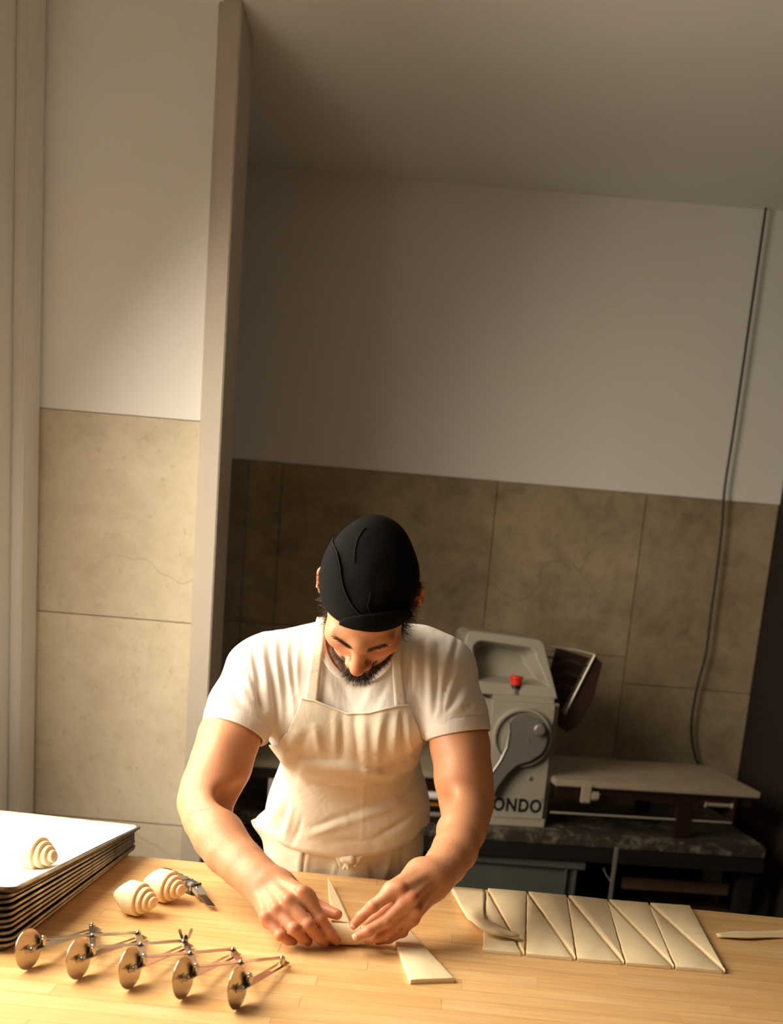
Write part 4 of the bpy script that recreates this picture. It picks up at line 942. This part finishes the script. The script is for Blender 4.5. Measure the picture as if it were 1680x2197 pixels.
# hair at the temples, behind the ears and at the nape
hw = headm * (np.abs(L3[:, 0]) > 0.052) * (L3[:, 1] < 0.034) * (L3[:, 2] > -0.055) * (L3[:, 2] < 0.07) * (np.abs(L3[:, 0]) < 0.0795)
hw = hw * (L3[:, 2] < 0.05 - 0.2 * np.maximum(0, L3[:, 1])) * (L3[:, 1] > -0.075)
R_, N_ = pick(hw, 3800); sg = np.sign(((R_ - O) @ HM.T)[:, 0])[:, None]
D_ = N_ * 0.75 - fh * 0.25 - uh * 0.40 + RNG.normal(size=R_.shape) * 0.32; D_ /= np.linalg.norm(D_, axis=1, keepdims=True)
blades('hair', R_, D_, RNG.uniform(0.010, 0.028, len(R_)), 0.00045, 'hair', bo, 0.7, 6, label='dark curly hair at the temples')
arm = ((BV[:, 2] > 0.985) & (BV[:, 2] < 1.085) & (BV[:, 1] < 2.02) & (~headm)) * 1.0
R_, N_ = pick(arm, 2600); fd = np.where((R_[:, 0] < -0.1)[:, None], (WL - EL)[None], (WR - ER)[None]); fd = fd / np.linalg.norm(fd, axis=1, keepdims=True)
D_ = N_ * 0.35 + fd * 0.8 + RNG.normal(size=R_.shape) * 0.2; D_ /= np.linalg.norm(D_, axis=1, keepdims=True)
blades('arm_hair', R_, D_, RNG.uniform(0.006, 0.012, len(R_)), 0.00011, 'arm_hair', bo, 0.3, 3)

# --- t-shirt
shirt = SDF(); torso(shirt, 0.004)
for A, hem in ((AL, ((436, 1556), (568, 1598))), (AR, ((924, 1596), (1051, 1570)))):
    P = [q[0] for q in A]; r = [q[1] for q in A]
    Hc = along(((hem[0][0] + hem[1][0]) / 2, (hem[0][1] + hem[1][1]) / 2 - 6), P[0], P[3]); d_ = P[2] - P[0]; d_ /= np.linalg.norm(d_)
    A.append(('hem', Hc, d_))
    shirt.rc(P[0] + np.array((0, 0, 0.0)), P[0] * 0.45 + P[1] * 0.55, 0.060, 0.0645, k=0.04)
    shirt.rc(P[0] * 0.45 + P[1] * 0.55, Hc + d_ * 0.03, 0.0645, 0.0645, k=0.02)
class HemShirt(SDF):
    def cut(s, A):
        _, Hc, d_ = A[-1]; s.ops.append(('h', 0.002, ('hem', Hc, d_), Hc - 0.13, Hc + 0.13))
    @staticmethod
    def prim(q, X, Y, Z):
        if q[0] == 'hem':
            _, c, n = q; dx, dy, dz = X - c[0], Y - c[1], Z - c[2]; pl = dx * n[0] + dy * n[1] + dz * n[2]
            rad = np.sqrt(np.maximum((dx - pl * n[0]) ** 2 + (dy - pl * n[1]) ** 2 + (dz - pl * n[2]) ** 2, 0)) - 0.0745
            return np.maximum(-pl, np.maximum(rad, pl - 0.09))      # a short cylinder beyond the hem
        return SDF.prim(q, X, Y, Z)
hs = HemShirt(); hs.ops = shirt.ops; hs.cut(AL); hs.cut(AR)
hs.ops = [(('s' if m_ == 'h' else m_), k, q, a, b_) for m_, k, q, a, b_ in hs.ops]
# hollow sleeve ends round the arms
for A in (AL, AR):
    _, Hc, d_ = A[-1]; hs.rc(Hc - d_ * 0.025, Hc + d_ * 0.05, 0.0595, 0.0605, k=0.002, mode='s')
# neck opening
NC = np.array((-0.086, 2.085, 1.408)); NX = np.array((0.0, -0.86, 0.51)); NX /= np.linalg.norm(NX)
hs.rc(NC - NX * 0.02, NC + NX * 0.20, 0.0715, 0.0715, k=0.003, mode='s')
hs.half((0, 0, 0.80), (0, 0, -1), 0.004)
SV, SF_ = hs.mesh((-0.42, 1.92, 0.79), (0.215, 2.43, 1.50), 0.0034, 2)
SN = vnorm(SV, SF_)
def seg2(P, a, b_):       # distance in the x-z plane to a segment, and position along it
    a, b_ = np.array(a), np.array(b_); d = b_ - a; t = np.clip(((P - a) @ d) / (d @ d), 0, 1); q = P - (a + t[:, None] * d); return np.sqrt((q ** 2).sum(1)), t
def folds(V, lst, Y):
    P = V[:, [0, 2]] + 0.0040 * np.stack([np.sin(V[:, 2] * 27 + V[:, 0] * 19), np.sin(V[:, 0] * 31 + 1.0)], 1); out = np.zeros(len(V))
    for (x0, y0, x1, y1, wpx, amp) in lst:
        a, b_ = Py(x0, y0, Y), Py(x1, y1, Y); d, t = seg2(P, (a[0], a[2]), (b_[0], b_[2])); w_ = wpx * 0.00095
        out += amp * np.exp(-(d / w_) ** 2) * (0.35 + 0.65 * np.sin(np.pi * np.clip(t, 0.04, 0.96)))
    return out
FS = [  # (pixel from, pixel to, width, height in metres): ridges positive, creases negative
 (560, 1375, 580, 1560, 9, 0.006), (590, 1368, 602, 1560, 8, 0.006), (575, 1380, 592, 1540, 7, -0.006), (615, 1365, 628, 1540, 8, 0.006), (604, 1380, 614, 1520, 6, -0.005), (640, 1360, 640, 1480, 7, 0.004), (628, 1372, 632, 1480, 5, -0.004),
 (540, 1392, 572, 1585, 7, -0.009), (535, 1405, 560, 1545, 9, 0.005), (530, 1440, 566, 1520, 6, -0.005), (505, 1450, 556, 1540, 7, 0.005), (500, 1475, 562, 1560, 5, -0.005), (480, 1480, 548, 1560, 7, 0.005), (470, 1500, 560, 1575, 5, -0.005), (515, 1420, 545, 1500, 7, 0.004),
 (985, 1378, 958, 1480, 6, -0.006), (972, 1385, 940, 1500, 9, 0.005), (955, 1480, 930, 1580, 6, -0.007), (990, 1440, 930, 1545, 8, 0.006), (1000, 1465, 928, 1560, 5, -0.006), (1015, 1480, 938, 1565, 8, 0.005), (1025, 1500, 935, 1580, 5, -0.005), (1035, 1520, 950, 1585, 7, 0.004),
 (900, 1375, 880, 1500, 8, 0.005), (915, 1375, 905, 1520, 6, -0.005), (930, 1380, 918, 1540, 8, 0.005), (885, 1360, 872, 1480, 5, -0.004), (945, 1390, 925, 1560, 6, -0.006), (900, 1520, 925, 1600, 6, -0.005), (885, 1500, 905, 1590, 7, 0.005),
 (700, 1440, 730, 1520, 9, 0.003), (715, 1430, 760, 1520, 7, -0.0025), (800, 1470, 780, 1530, 8, 0.0025), (830, 1450, 805, 1525, 7, -0.0025), (548, 1572, 600, 1600, 6, 0.005), (575, 1560, 590, 1660, 6, -0.004)]
fd_ = 0.78 * folds(SV, FS, 2.06) * smooth01((2.22 - SV[:, 1]) / 0.10)
for A in (AL, AR):
    _, Hc, d_ = A[-1]; pl_ = (SV - Hc) @ d_; fd_ = fd_ * np.where(np.linalg.norm(SV - Hc, axis=1) < 0.13, smooth01((-pl_ - 0.026) / 0.03), 1)
SV2 = SV + SN * fd_[:, None]
nz = sum(np.sin(SV2 @ np.array(k_) + p_) for k_, p_ in (((70, 25, 40), 0.3), ((-45, 60, 55), 1.7), ((30, -50, 85), 4.0))) * 0.0006
SV2 = SV2 + SN * nz[:, None]
sh = mesh_obj('t_shirt', SV2, SF_, 'white_cotton', person); sh['label'] = 'white short sleeved cotton t-shirt'
print('shirt verts', len(SV))
def ring_on(center, axis, rad, n=72):
    axis = axis / np.linalg.norm(axis); a = np.cross(axis, (0, 0, 1)); a /= np.linalg.norm(a); b_ = np.cross(axis, a)
    return [center + (a * math.cos(q) + b_ * math.sin(q)) * rad for q in np.linspace(0, 2 * math.pi, n, endpoint=False)]
# collar rib: where the neck opening meets the shirt
cols_ = []
ao = np.cross(NX, (1.0, 0, 0)); ao /= np.linalg.norm(ao); bo_ = np.cross(NX, ao)
base_s = SDF(); base_s.ops = [q for q in shirt.ops if q[2][0] in ('rc', 'ell') and q[0] == 'u']
for q in np.linspace(0, 2 * math.pi, 90, endpoint=False):
    cols_.append(NC + (ao * math.cos(q) + bo_ * math.sin(q)) * 0.0745)
cols_ = np.array(cols_); cp_ = base_s.march(cols_ + NX * 0.16, np.tile(-NX, (len(cols_), 1)), 0.001)
G = []
for k in range(8):
    q = 2 * math.pi * k / 8; rad_dir = (cols_ - NC) / np.linalg.norm(cols_ - NC, axis=1, keepdims=True)
    G.append(cp_ + rad_dir * (0.0075 * math.cos(q)) + NX * (0.0022 * math.sin(q)))
G = np.array(G).transpose(1, 0, 2); G = np.concatenate([G, G[:1]])
obj('collar', MB().grid(G, closed=True), 'white_cotton', sh, smooth=180)
# sleeve hems
for A in (AL, AR):
    _, Hc, d_ = A[-1]; ring = []
    dirs = [p_ - Hc for p_ in ring_on(Hc, d_, 1.0, 80)]
    for off_, h_ in ((0.0002, -0.027), (0.0011, -0.0255), (0.0012, -0.012), (0.0010, -0.001), (0.0, 0.0008), (-0.002, 0.0005), (-0.003, -0.010)):
        c_ = Hc + d_ * h_; o_ = np.array([c_ + q * 0.12 for q in dirs]); dd = -np.array(dirs)
        hp = base_s.march(o_, dd, off_); ring.append(hp)
    G = np.array(ring)
    # skip the stretch where the sleeve runs into the torso: hems stay a ring of limited radius
    rr = np.linalg.norm(G - (Hc + 0), axis=2); G = np.where((rr > 0.080)[..., None], Hc + (G - Hc) / rr[..., None] * 0.072, G)
    obj('sleeve_hem', MB().grid(G, closed=True), 'white_cotton', sh, smooth=180)
# --- apron: bib that blouses over the tied waist, skirt, straps, knot, pocket
tor = SDF(); torso(tor, 0.004)
AZ = ([0.40, 0.85, 1.05, 1.30, 1.45], [2.31, 2.30, 2.285, 2.20, 2.16])
def axis_pt(z): return np.stack([np.full_like(z, -0.105), np.interp(z, *AZ), z], -1)
def polar(phi, z, off):
    phi = np.asarray(phi, float).ravel(); z = np.asarray(z, float).ravel(); off = np.asarray(off, float).ravel()
    A = axis_pt(z); D = np.stack([np.sin(phi), -np.cos(phi), np.zeros_like(phi)], -1)
    P = tor.march(A + D * 0.40, -D, 0.0); return P + D * off[:, None]
def hit(px, s_=tor, off=0.0):
    px = np.array(px, float); D = np.array([ray(x, y) for x, y in px]); D /= np.linalg.norm(D, axis=1, keepdims=True)
    o = CC + D * 1.55; return s_.march(o, D, off, 90)
def toang(P): A = axis_pt(P[:, 2]); return np.arctan2(P[:, 0] - A[:, 0], A[:, 1] - P[:, 1])
eL = hit([(652, 1498), (641, 1530), (624, 1570), (606, 1600)]); eR = hit([(872, 1512), (884, 1545), (896, 1582), (904, 1604)])
zl = np.concatenate([eL[:, 2], [eL[-1, 2] - 0.035, eL[-1, 2] - 0.06]]); pl = np.concatenate([toang(eL), np.radians([-100, -108])])
zr = np.concatenate([eR[:, 2], [eR[-1, 2] - 0.025, eR[-1, 2] - 0.05]]); pr_ = np.concatenate([toang(eR), np.radians([100, 108])])
def lims(z): return np.interp(z, zl[::-1], pl[::-1]), np.interp(z, zr[::-1], pr_[::-1])
tp = hit([(652, 1498), (680, 1503), (710, 1516), (745, 1530), (790, 1528), (820, 1520), (850, 1513), (872, 1511)])
a_, b_ = lims(tp[:, 2]); ut = (toang(tp) - a_) / (b_ - a_) * 2 - 1
bp = hit([(575, 1792), (600, 1812), (660, 1832), (740, 1842), (820, 1834), (880, 1808), (905, 1780)], tor, 0.02); ub = toang(bp) / math.radians(105)
NU, NV = 130, 110
U, Vv = np.meshgrid(np.linspace(-1, 1, NU), np.linspace(0, 1, NV))
zt_ = np.interp(U, ut, tp[:, 2]); zb_ = np.interp(U, ub, bp[:, 2]); vz = np.minimum(Vv / 0.94, 1)
Zg = zt_ + (zb_ - zt_) * vz; la, lb = lims(Zg); PH = la + (lb - la) * (U + 1) / 2
blo = smooth01((Vv - 0.42) / 0.40) * (1 - smooth01((Vv - 0.90) / 0.10))
OFF = 0.0085 + 0.024 * blo * (0.55 + 0.45 * np.cos(PH))
B = polar(PH, Zg, OFF)
FA = [(648, 1606, 722, 1628, 10, -0.007), (664, 1637, 840, 1664, 12, 0.008), (655, 1620, 760, 1640, 8, 0.004), (670, 1684, 763, 1698, 9, -0.008), (815, 1644, 913, 1612, 10, -0.009), (842, 1667, 915, 1638, 8, 0.006), (766, 1694, 842, 1677, 8, -0.007), (690, 1665, 800, 1688, 9, 0.004),
 (726, 1525, 716, 1625, 9, 0.0028), (742, 1530, 732, 1620, 7, -0.003), (788, 1525, 784, 1650, 10, 0.0035), (768, 1530, 766, 1650, 7, -0.003), (824, 1520, 804, 1650, 9, 0.004), (842, 1520, 822, 1650, 8, -0.0035), (854, 1515, 850, 1630, 7, 0.003), (874, 1520, 890, 1630, 6, 0.004), (862, 1520, 876, 1620, 5, -0.004),
 (640, 1560, 600, 1680, 12, 0.006), (660, 1560, 625, 1690, 9, -0.005), (680, 1545, 690, 1620, 9, 0.004), (779, 1560, 779, 1830, 2.2, 0.0016),
 (653, 1796, 746, 1775, 9, 0.005), (746, 1775, 850, 1735, 9, 0.005), (665, 1780, 750, 1758, 7, -0.004), (750, 1758, 850, 1715, 7, -0.004), (700, 1815, 800, 1812, 8, -0.003), (800, 1812, 890, 1760, 8, -0.004), (590, 1735, 570, 1790, 6, 0.006), (602, 1740, 588, 1800, 5, -0.006), (618, 1740, 605, 1812, 6, 0.005), (640, 1760, 620, 1822, 5, -0.004),
 (590, 1650, 640, 1720, 12, 0.004), (880, 1690, 900, 1640, 9, 0.004), (860, 1720, 908, 1690, 8, -0.004)]
Dr = np.stack([np.sin(PH), -np.cos(PH), 0 * PH], -1).reshape(-1, 3)
B = B + Dr * (1.2 * folds(B, FA, 2.12))[:, None]
bib = obj('apron_bib', MB().grid(B.reshape(NV, NU, 3)), 'apron_canvas', person, smooth=180); bib['label'] = 'cream canvas apron bib blousing over the tied waist'
md = bib.modifiers.new('s', 'SOLIDIFY'); md.thickness = 0.0022; md.offset = -1
# bound edge along the top
bt_ = B.reshape(NV, NU, 3)[0] + np.array((0, -0.001, 0)); obj('top_binding', MB().tube(list(bt_), 0.0022, 6), 'apron_canvas', bib, smooth=180)
# skirt
U, Vv = np.meshgrid(np.linspace(-1, 1, 110), np.linspace(0, 1, 60)); Zs = 1.005 - 0.30 * Vv; PHs = U * math.radians(104)
offs = 0.0045 + 0.010 * smooth01((1.0 - Zs) / 0.06) + 0.006 * np.sin(PHs * 7 + Zs * 6) * smooth01((0.97 - Zs) / 0.05)
offs += 0.036 * np.exp(-((PHs + 1.42) / 0.30) ** 2 - ((Zs - 0.975) / 0.032) ** 2)
S_ = polar(PHs, Zs, offs)
Dr = np.stack([np.sin(PHs), -np.cos(PHs), 0 * PHs], -1).reshape(-1, 3)
S_ = S_ + Dr * folds(S_, [(718, 1840, 714, 1885, 3, 0.004), (664, 1805, 658, 1880, 3, 0.004), (790, 1850, 800, 1890, 8, -0.005), (840, 1830, 820, 1890, 8, 0.006), (870, 1820, 865, 1890, 7, -0.005)], 2.16)[:, None]
sk = obj('apron_skirt', MB().grid(S_.reshape(60, 110, 3)), 'apron_canvas', person, smooth=180); md = sk.modifiers.new('s', 'SOLIDIFY'); md.thickness = 0.002; md.offset = -1
# pocket on the skirt
pk = toang(hit([(548, 1800), (664, 1806)])); U, Vv = np.meshgrid(np.linspace(pk[0] - 0.25, pk[1], 30), np.linspace(0, 1, 24)); Zp = 0.972 - 0.16 * Vv
op = 0.020 + 0.004 * np.sin(U * 11) * (1 - Vv) + 0.03 * np.exp(-((U + 1.42) / 0.30) ** 2 - ((Zp - 0.975) / 0.032) ** 2)
pk_ = obj('pocket', MB().grid(polar(U, Zp, op).reshape(24, 30, 3)), 'apron_canvas', sk, smooth=180); md = pk_.modifiers.new('s', 'SOLIDIFY'); md.thickness = 0.002; md.offset = -1
# knot of the waist string
K0 = hit([(745, 1845)], tor, 0.020)[0]; kn_ = SDF()
for a0, a1, r0, r1 in (((-.006, -.004, .002), (.008, -.006, .004), .009, .010), ((0, -.004, -.004), (.004, -.010, -.016), .0065, .003), ((-.008, -.002, -.002), (-.026, .002, .010), .006, .004), ((.008, -.002, 0), (.030, .002, .011), .006, .004), ((-.026, .002, .010), (-.014, -.004, -.012), .004, .003), ((.030, .002, .011), (.018, -.005, -.010), .004, .003), ((.002, -.005, -.003), (-.006, -.008, -.018), .005, .003)):
    kn_.rc(K0 + a0, K0 + a1, r0, r1, k=0.003)
kv, kf = kn_.mesh(K0 - 0.05, K0 + 0.05, 0.0016, 1); mesh_obj('waist_knot', kv, kf, 'apron_canvas', sk)
# straps lie on the shirt
for line in ([(667, 1503, 15.5), (671, 1470, 14.5), (676, 1430, 13.5), (681, 1390, 12.5), (685, 1355, 11), (689, 1325, 9)], [(860, 1514, 13.5), (857, 1480, 12.5), (853, 1445, 11.5), (851, 1415, 10), (853, 1385, 8.5), (856, 1350, 7.5)]):
    L_ = np.array(line, float); t = np.linspace(0, len(L_) - 1, 40); cx_ = np.interp(t, range(len(L_)), L_[:, 0]); cy_ = np.interp(t, range(len(L_)), L_[:, 1]); w_ = np.interp(t, range(len(L_)), L_[:, 2])
    G = np.stack([hit(np.stack([cx_ + w_ * s_, cy_], 1), base_s, 0.0065) for s_ in (-1, -0.5, 0, 0.5, 1)], 1)
    G = np.concatenate([G, G[-1:] + np.array((0.018 * (1 if line[0][0] < 750 else -1), 0.05, -0.012)), G[-1:] + np.array((0.04 * (1 if line[0][0] < 750 else -1), 0.10, -0.03))])
    o = obj('neck_strap', MB().grid(G), 'apron_canvas', bib, smooth=180); md = o.modifiers.new('s', 'SOLIDIFY'); md.thickness = 0.0025; md.offset = 0

# --- cap
def cap_pt(psi, t, off=0.0):
    """psi: angle from the forehead round the head, t: 0 at the rim, 1 at the crown"""
    c, s = np.cos(psi), np.sin(psi)
    rim_u = 0.057 + 0.044 * c - 0.010 * np.abs(s)                 # rim is high at the forehead, low at the nape
    t2 = np.clip(t, 0, 1); prof = (1 - t2 ** 2.2) ** 0.5; bul = 1 + 0.055 * np.sin(np.pi * np.clip(t2 * 1.25, 0, 1))
    rx = (0.0850 + off) * bul * prof; ry = (0.1035 + off) * bul * prof
    u = rim_u + (0.164 + off - rim_u) * t2 ** 0.92
    f0 = -0.006 - 0.048 * t2
    f_ = f0 + ry * c; x = rx * s
    f_ = np.where(c > 0, f_ - 0.0035 * c * 0, f_)
    return O + x[..., None] * xh + f_[..., None] * fh + u[..., None] * uh
PS, TT = np.meshgrid(np.linspace(0, 2 * math.pi, 96, endpoint=False), np.concatenate([np.linspace(0, 0.92, 36), np.linspace(0.94, 0.9985, 10)]))
wr_ = (0.0012 * np.sin(3 * PS + 9 * TT) + 0.0010 * np.sin(5 * PS - 14 * TT + 1) * TT) * (1 - TT ** 3)
G = cap_pt(PS, TT, wr_)
cmb = MB().grid(G, closed=True); cmb.add([], []); cmb.f.append(tuple(range(len(cmb.v) - 96, len(cmb.v)))); cmb.mi.append(0)
cap = obj('cap', cmb, 'black_cloth', person, smooth=180); cap['label'] = 'black cotton kitchen cap with a turned up band'
md = cap.modifiers.new('s', 'SOLIDIFY'); md.thickness = 0.002; md.offset = -1
def capline(pp, r=0.0011, nm='seam', off=0.0012):
    p_ = np.array(pp, float); t = np.linspace(0, len(p_) - 1, 40); return obj(nm, MB().tube(list(cap_pt(np.radians(np.interp(t, range(len(p_)), p_[:, 0])), np.interp(t, range(len(p_)), p_[:, 1]), off)), r, 6), 'black_seam', cap, smooth=180)
# wrapped band: an extra layer whose edge runs diagonally from the right brow to the left side of the crown
us = np.linspace(-112, 12, 60); edge = np.interp(us, [-112, -90, -70, -50, -30, -10, 12], [0.50, 0.66, 0.73, 0.70, 0.57, 0.38, 0.16])
G = np.stack([cap_pt(np.radians(us), edge * k, 0.0022 + 0.0006 * math.sin(k * 3)) for k in np.linspace(0.0, 1, 18)])
bnd = obj('wrapped_band', MB().grid(G), 'black_cloth', cap, smooth=180); md = bnd.modifiers.new('s', 'SOLIDIFY'); md.thickness = 0.002; md.offset = 0
capline([(a, e) for a, e in zip(us[::6], edge[::6])], 0.0013, off=0.003)
capline([(-110, 0.975), (-80, 0.955), (-58, 0.92), (-42, 0.87), (-34, 0.82)]); capline([(6, 0.62), (4, 0.45), (10, 0.30)], 0.0009)
# small turned up peak at the front
us = np.linspace(-24, 62, 40); hgt_ = 0.40 * np.sqrt(np.clip(1 - ((us - 19) / 44) ** 2, 0, 1))
G = np.stack([cap_pt(np.radians(us), hgt_ * k - 0.02, 0.0065 + 0.002 * math.sin(k * 3)) for k in np.linspace(0.0, 1, 12)])
pk2 = obj('turned_up_peak', MB().grid(G), 'black_cloth', cap, smooth=180); md = pk2.modifiers.new('s', 'SOLIDIFY'); md.thickness = 0.003; md.offset = 0

# --- trousers and shoes, behind the bench
lg = SDF()
lg.ell((-0.107, 2.33, 0.88), (0.165, 0.105, 0.13), k=0.05)
for sx in (-1, 1):
    lg.rc((-0.107 + sx * 0.085, 2.34, 0.82), (-0.107 + sx * 0.105, 2.33, 0.47), 0.092, 0.066, k=0.03); lg.rc((-0.107 + sx * 0.105, 2.33, 0.47), (-0.107 + sx * 0.115, 2.37, 0.075), 0.066, 0.060, k=0.02)
lg.half((0, 0, 0.045), (0, 0, -1), 0.004); lg.half((0, 0, 0.93), (0, 0, 1), 0.004)
lv_, lf_ = lg.mesh((-0.35, 2.15, 0.03), (0.14, 2.50, 0.95), 0.009, 2); mesh_obj('trousers', lv_, lf_, 'trouser_cloth', person)
for sx in (-1, 1):
    s_ = SDF(); x = -0.107 + sx * 0.118
    s_.ell((x, 2.30, 0.045), (0.048, 0.13, 0.050), k=0.02); s_.ell((x, 2.385, 0.06), (0.042, 0.055, 0.07), k=0.03); s_.half((0, 0, 0.001), (0, 0, -1), 0.003)
    v_, f_ = s_.mesh((x - 0.08, 2.14, -0.01), (x + 0.08, 2.47, 0.15), 0.006, 1); mesh_obj('shoe', v_, f_, 'shoe', person)
